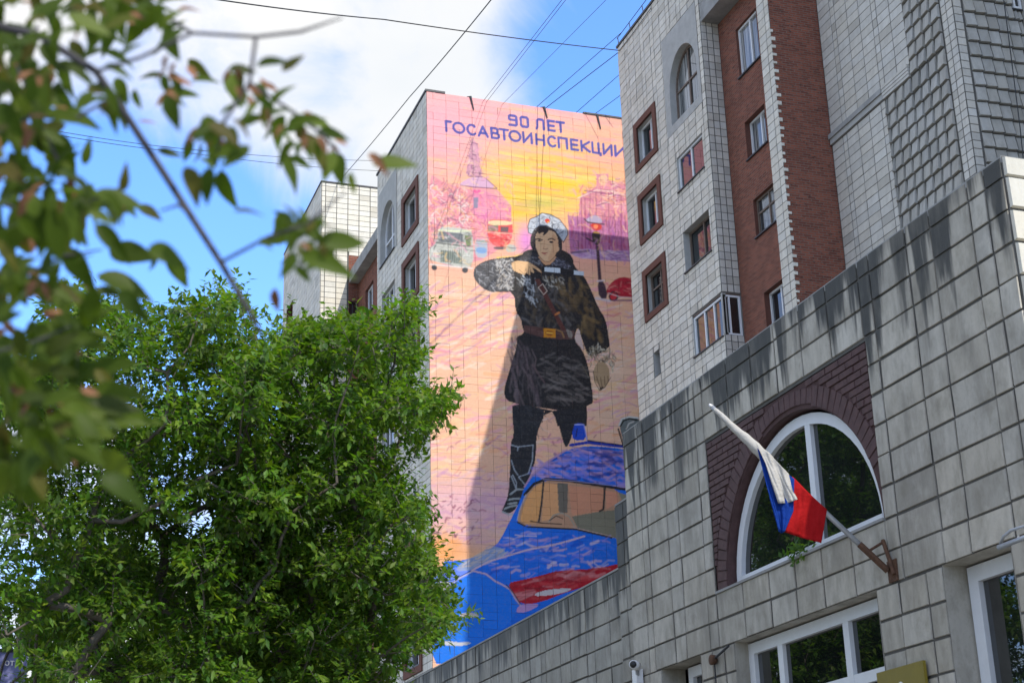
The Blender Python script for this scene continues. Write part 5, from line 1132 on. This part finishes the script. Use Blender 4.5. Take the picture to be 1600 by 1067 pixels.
def cluster(poly, n_, ang, spr, L0, L1, brown=.06, d=None):
    p_ = np.array(poly, float); lo, hi = p_.min(0), p_.max(0); c_ = 0
    n_ = int(n_ * 2.9); brown = brown * 1.5 + .03
    while c_ < n_:
        x, y = random.uniform(lo[0], hi[0]), random.uniform(lo[1], hi[1])
        if not inside(p_, np.array([[x]]), np.array([[y]]))[0, 0]: continue
        bw = random.random() < brown; leaf(x, y, random.gauss(ang, spr * 1.5), random.uniform(L0, L1) * (.4 if bw else random.uniform(.45, .85)), bw, d and random.uniform(*d)); c_ += 1
cluster([(-30, -20), (150, -20), (130, 60), (90, 130), (-30, 150)], 26, 110, 60, 60, 95)
cluster([(-30, -20), (210, -20), (190, 100), (100, 170), (-30, 170)], 16, 90, 60, 60, 90, .05, (1.9, 2.3))
cluster([(-30, 150), (130, 150), (150, 330), (60, 470), (-30, 470)], 14, 80, 60, 60, 90, .05, (1.9, 2.3))
cluster([(-30, 420), (170, 420), (150, 600), (-30, 640)], 12, 60, 60, 60, 90, .05, (1.9, 2.3))
cluster([(140, 90), (200, 90), (220, 170), (150, 180)], 5, 80, 50, 60, 80, .1)
cluster([(120, -10), (270, -10), (290, 50), (200, 60)], 11, 60, 70, 60, 90, .1)
cluster([(-20, 120), (100, 120), (120, 180), (60, 240), (-20, 260)], 17, 100, 50, 60, 95)
cluster([(255, 85), (300, 85), (300, 160), (255, 150)], 7, 90, 40, 50, 75, .25)
cluster([(340, 95), (370, 95), (440, 150), (420, 180), (360, 130)], 8, 60, 50, 45, 70, .2)
cluster([(290, 180), (390, 180), (400, 230), (300, 250)], 10, 95, 45, 60, 85, .2)
cluster([(400, 170), (500, 190), (540, 240), (420, 260)], 10, 80, 50, 55, 80, .15)
cluster([(-20, 280), (90, 270), (100, 360), (-20, 400)], 15, 90, 60, 60, 90, .15)
cluster([(90, 270), (190, 290), (200, 320), (110, 350)], 8, 40, 40, 60, 90, .1)
cluster([(30, 290), (110, 300), (100, 340), (40, 330)], 5, 100, 20, 90, 120, 0)
cluster([(-20, 420), (150, 400), (160, 470), (-20, 500)], 15, 50, 60, 60, 95, .15)
cluster([(-20, 500), (120, 490), (130, 560), (-20, 610)], 17, 60, 50, 70, 100, .12, (1.8, 2.15))
cluster([(-20, 610), (130, 600), (120, 690), (-20, 720)], 15, 80, 45, 75, 110, .12, (1.75, 2.1))
cluster([(60, 620), (140, 620), (130, 680), (70, 690)], 6, 20, 35, 85, 110, .05, (1.7, 2.0))
cluster([(-10, 660), (120, 660), (110, 720), (-10, 740)], 8, 95, 25, 90, 120, 0, (1.7, 2.0))
cluster([(425, 335), (500, 340), (540, 390), (480, 430), (430, 410)], 16, 90, 70, 45, 70, .1)
for a in ((366, 332, -10, 48), (232, 385, 20, 65), (262, 395, 60, 62), (240, 400, 100, 30), (405, 372, 40, 30), (430, 450, 90, 40, True), (480, 210, 60, 70), (530, 240, 85, 58), (548, 268, 85, 40),
          (582, 258, -5, 72), (575, 240, 40, 45, True), (470, 400, 15, 90), (500, 380, -5, 80), (500, 345, 150, 60), (170, 390, 10, 90), (150, 430, 20, 95), (185, 455, 40, 60), (60, 445, 20, 70),
          (140, 620, -12, 100), (150, 660, -8, 95), (130, 590, -20, 90), (160, 700, 60, 80), (155, 745, 20, 80), (145, 300, 15, 85), (150, 350, 45, 75), (215, 320, 30, 50), (290, 260, 60, 60), (330, 260, 100, 60), (345, 265, 80, 62),
          (265, 155, -20, 40), (400, 105, -15, 55), (440, 112, -40, 45), (215, 190, 0, 30, True), (245, 235, 10, 40)):
    leaf(a[0], a[1], a[2], a[3], len(a) > 4)

# ------------------------------------------------------------------ sill plant and left-hand sign
random.seed(4); rng = np.random.default_rng(4)
sp = thing('sill_plant', 'small green weed growing on the sill of the arched window', 'plant', tuple(onx(1245, 868, XA - .02)))
n_ = 60; c0 = onx(1245, 862, XA - .03); Bq = c0 + rng.normal(size=(n_, 3)) * np.array([.03, .12, .05]); Dq = unit(n_) + np.array([-.4, 0, .4]); Cq = LC[rng.integers(len(LC), size=n_)]
me = leaves_mesh('leaves', Bq, Dq, unit(n_) * .4 + np.array([-.6, 0, .6]), np.full(n_, .09), np.full(n_, .05), Cq, 'leaf'); o = bpy.data.objects.new('leaves', me); COL.objects.link(o); setpar(o, sp)
k = MB(); k.tube([c0 + [.02, 0, -.08], c0 + [-.01, .03, .02]], [.006, .003], 5); k.build('stem', 'bark', sp)
sg = thing('sign_board', 'lilac blue sign board with white lettering behind the tree at lower left', 'sign', tuple(ony(-20, 1100, 16)))
P0 = lambda px, py, y=16.: ony(px, py, y)
a, b = P0(-120, 1014), P0(44, 1019); zb_ = a[2] - 2.2
k = MB(); k.box((a[0], 16, zb_), (b[0], 16.12, b[2])); k.build('panel', 'sign_blue', sg)
k = MB(); k.box((a[0] - .02, 15.98, b[2] + .002), (b[0] + .02, 16.14, b[2] + .03)); k.build('top_rail', 'black', sg)
k = MB(); k.tube([P0(-5, 1060, 15.97), P0(14, 1018, 15.97)], .008, 5); k.build('cable', 'wire', sg)
for ch_, dx_ in (('о', 0), ('т', .052), ('+', .125)):
    cu = bpy.data.curves.new('letter', 'FONT'); cu.body = ch_; cu.size = .085; cu.extrude = .003; tmp = bpy.data.objects.new('letter', cu); COL.objects.link(tmp)
    dg = bpy.context.evaluated_depsgraph_get(); me = bpy.data.meshes.new_from_object(tmp.evaluated_get(dg)); bpy.data.objects.remove(tmp)
    me.materials.clear(); me.materials.append(M['text_white']); o = bpy.data.objects.new('letter', me); COL.objects.link(o); setpar(o, sg)
    o.matrix_basis = Matrix.Translation(Vector(P0(6.5, 1039, 15.985)) + Vector((dx_, 0, 0))) @ Matrix.Rotation(rad(90), 4, 'X')
k = MB(); k.tube([(a[0] + .1, 16.06, 0), (a[0] + .1, 16.06, zb_)], .05, 8); k.tube([(b[0] - .2, 16.06, 0), (b[0] - .2, 16.06, zb_)], .05, 8); k.build('posts', 'metal', sg)
for o in bpy.data.objects:
    if '_w' in o: del o['_w']
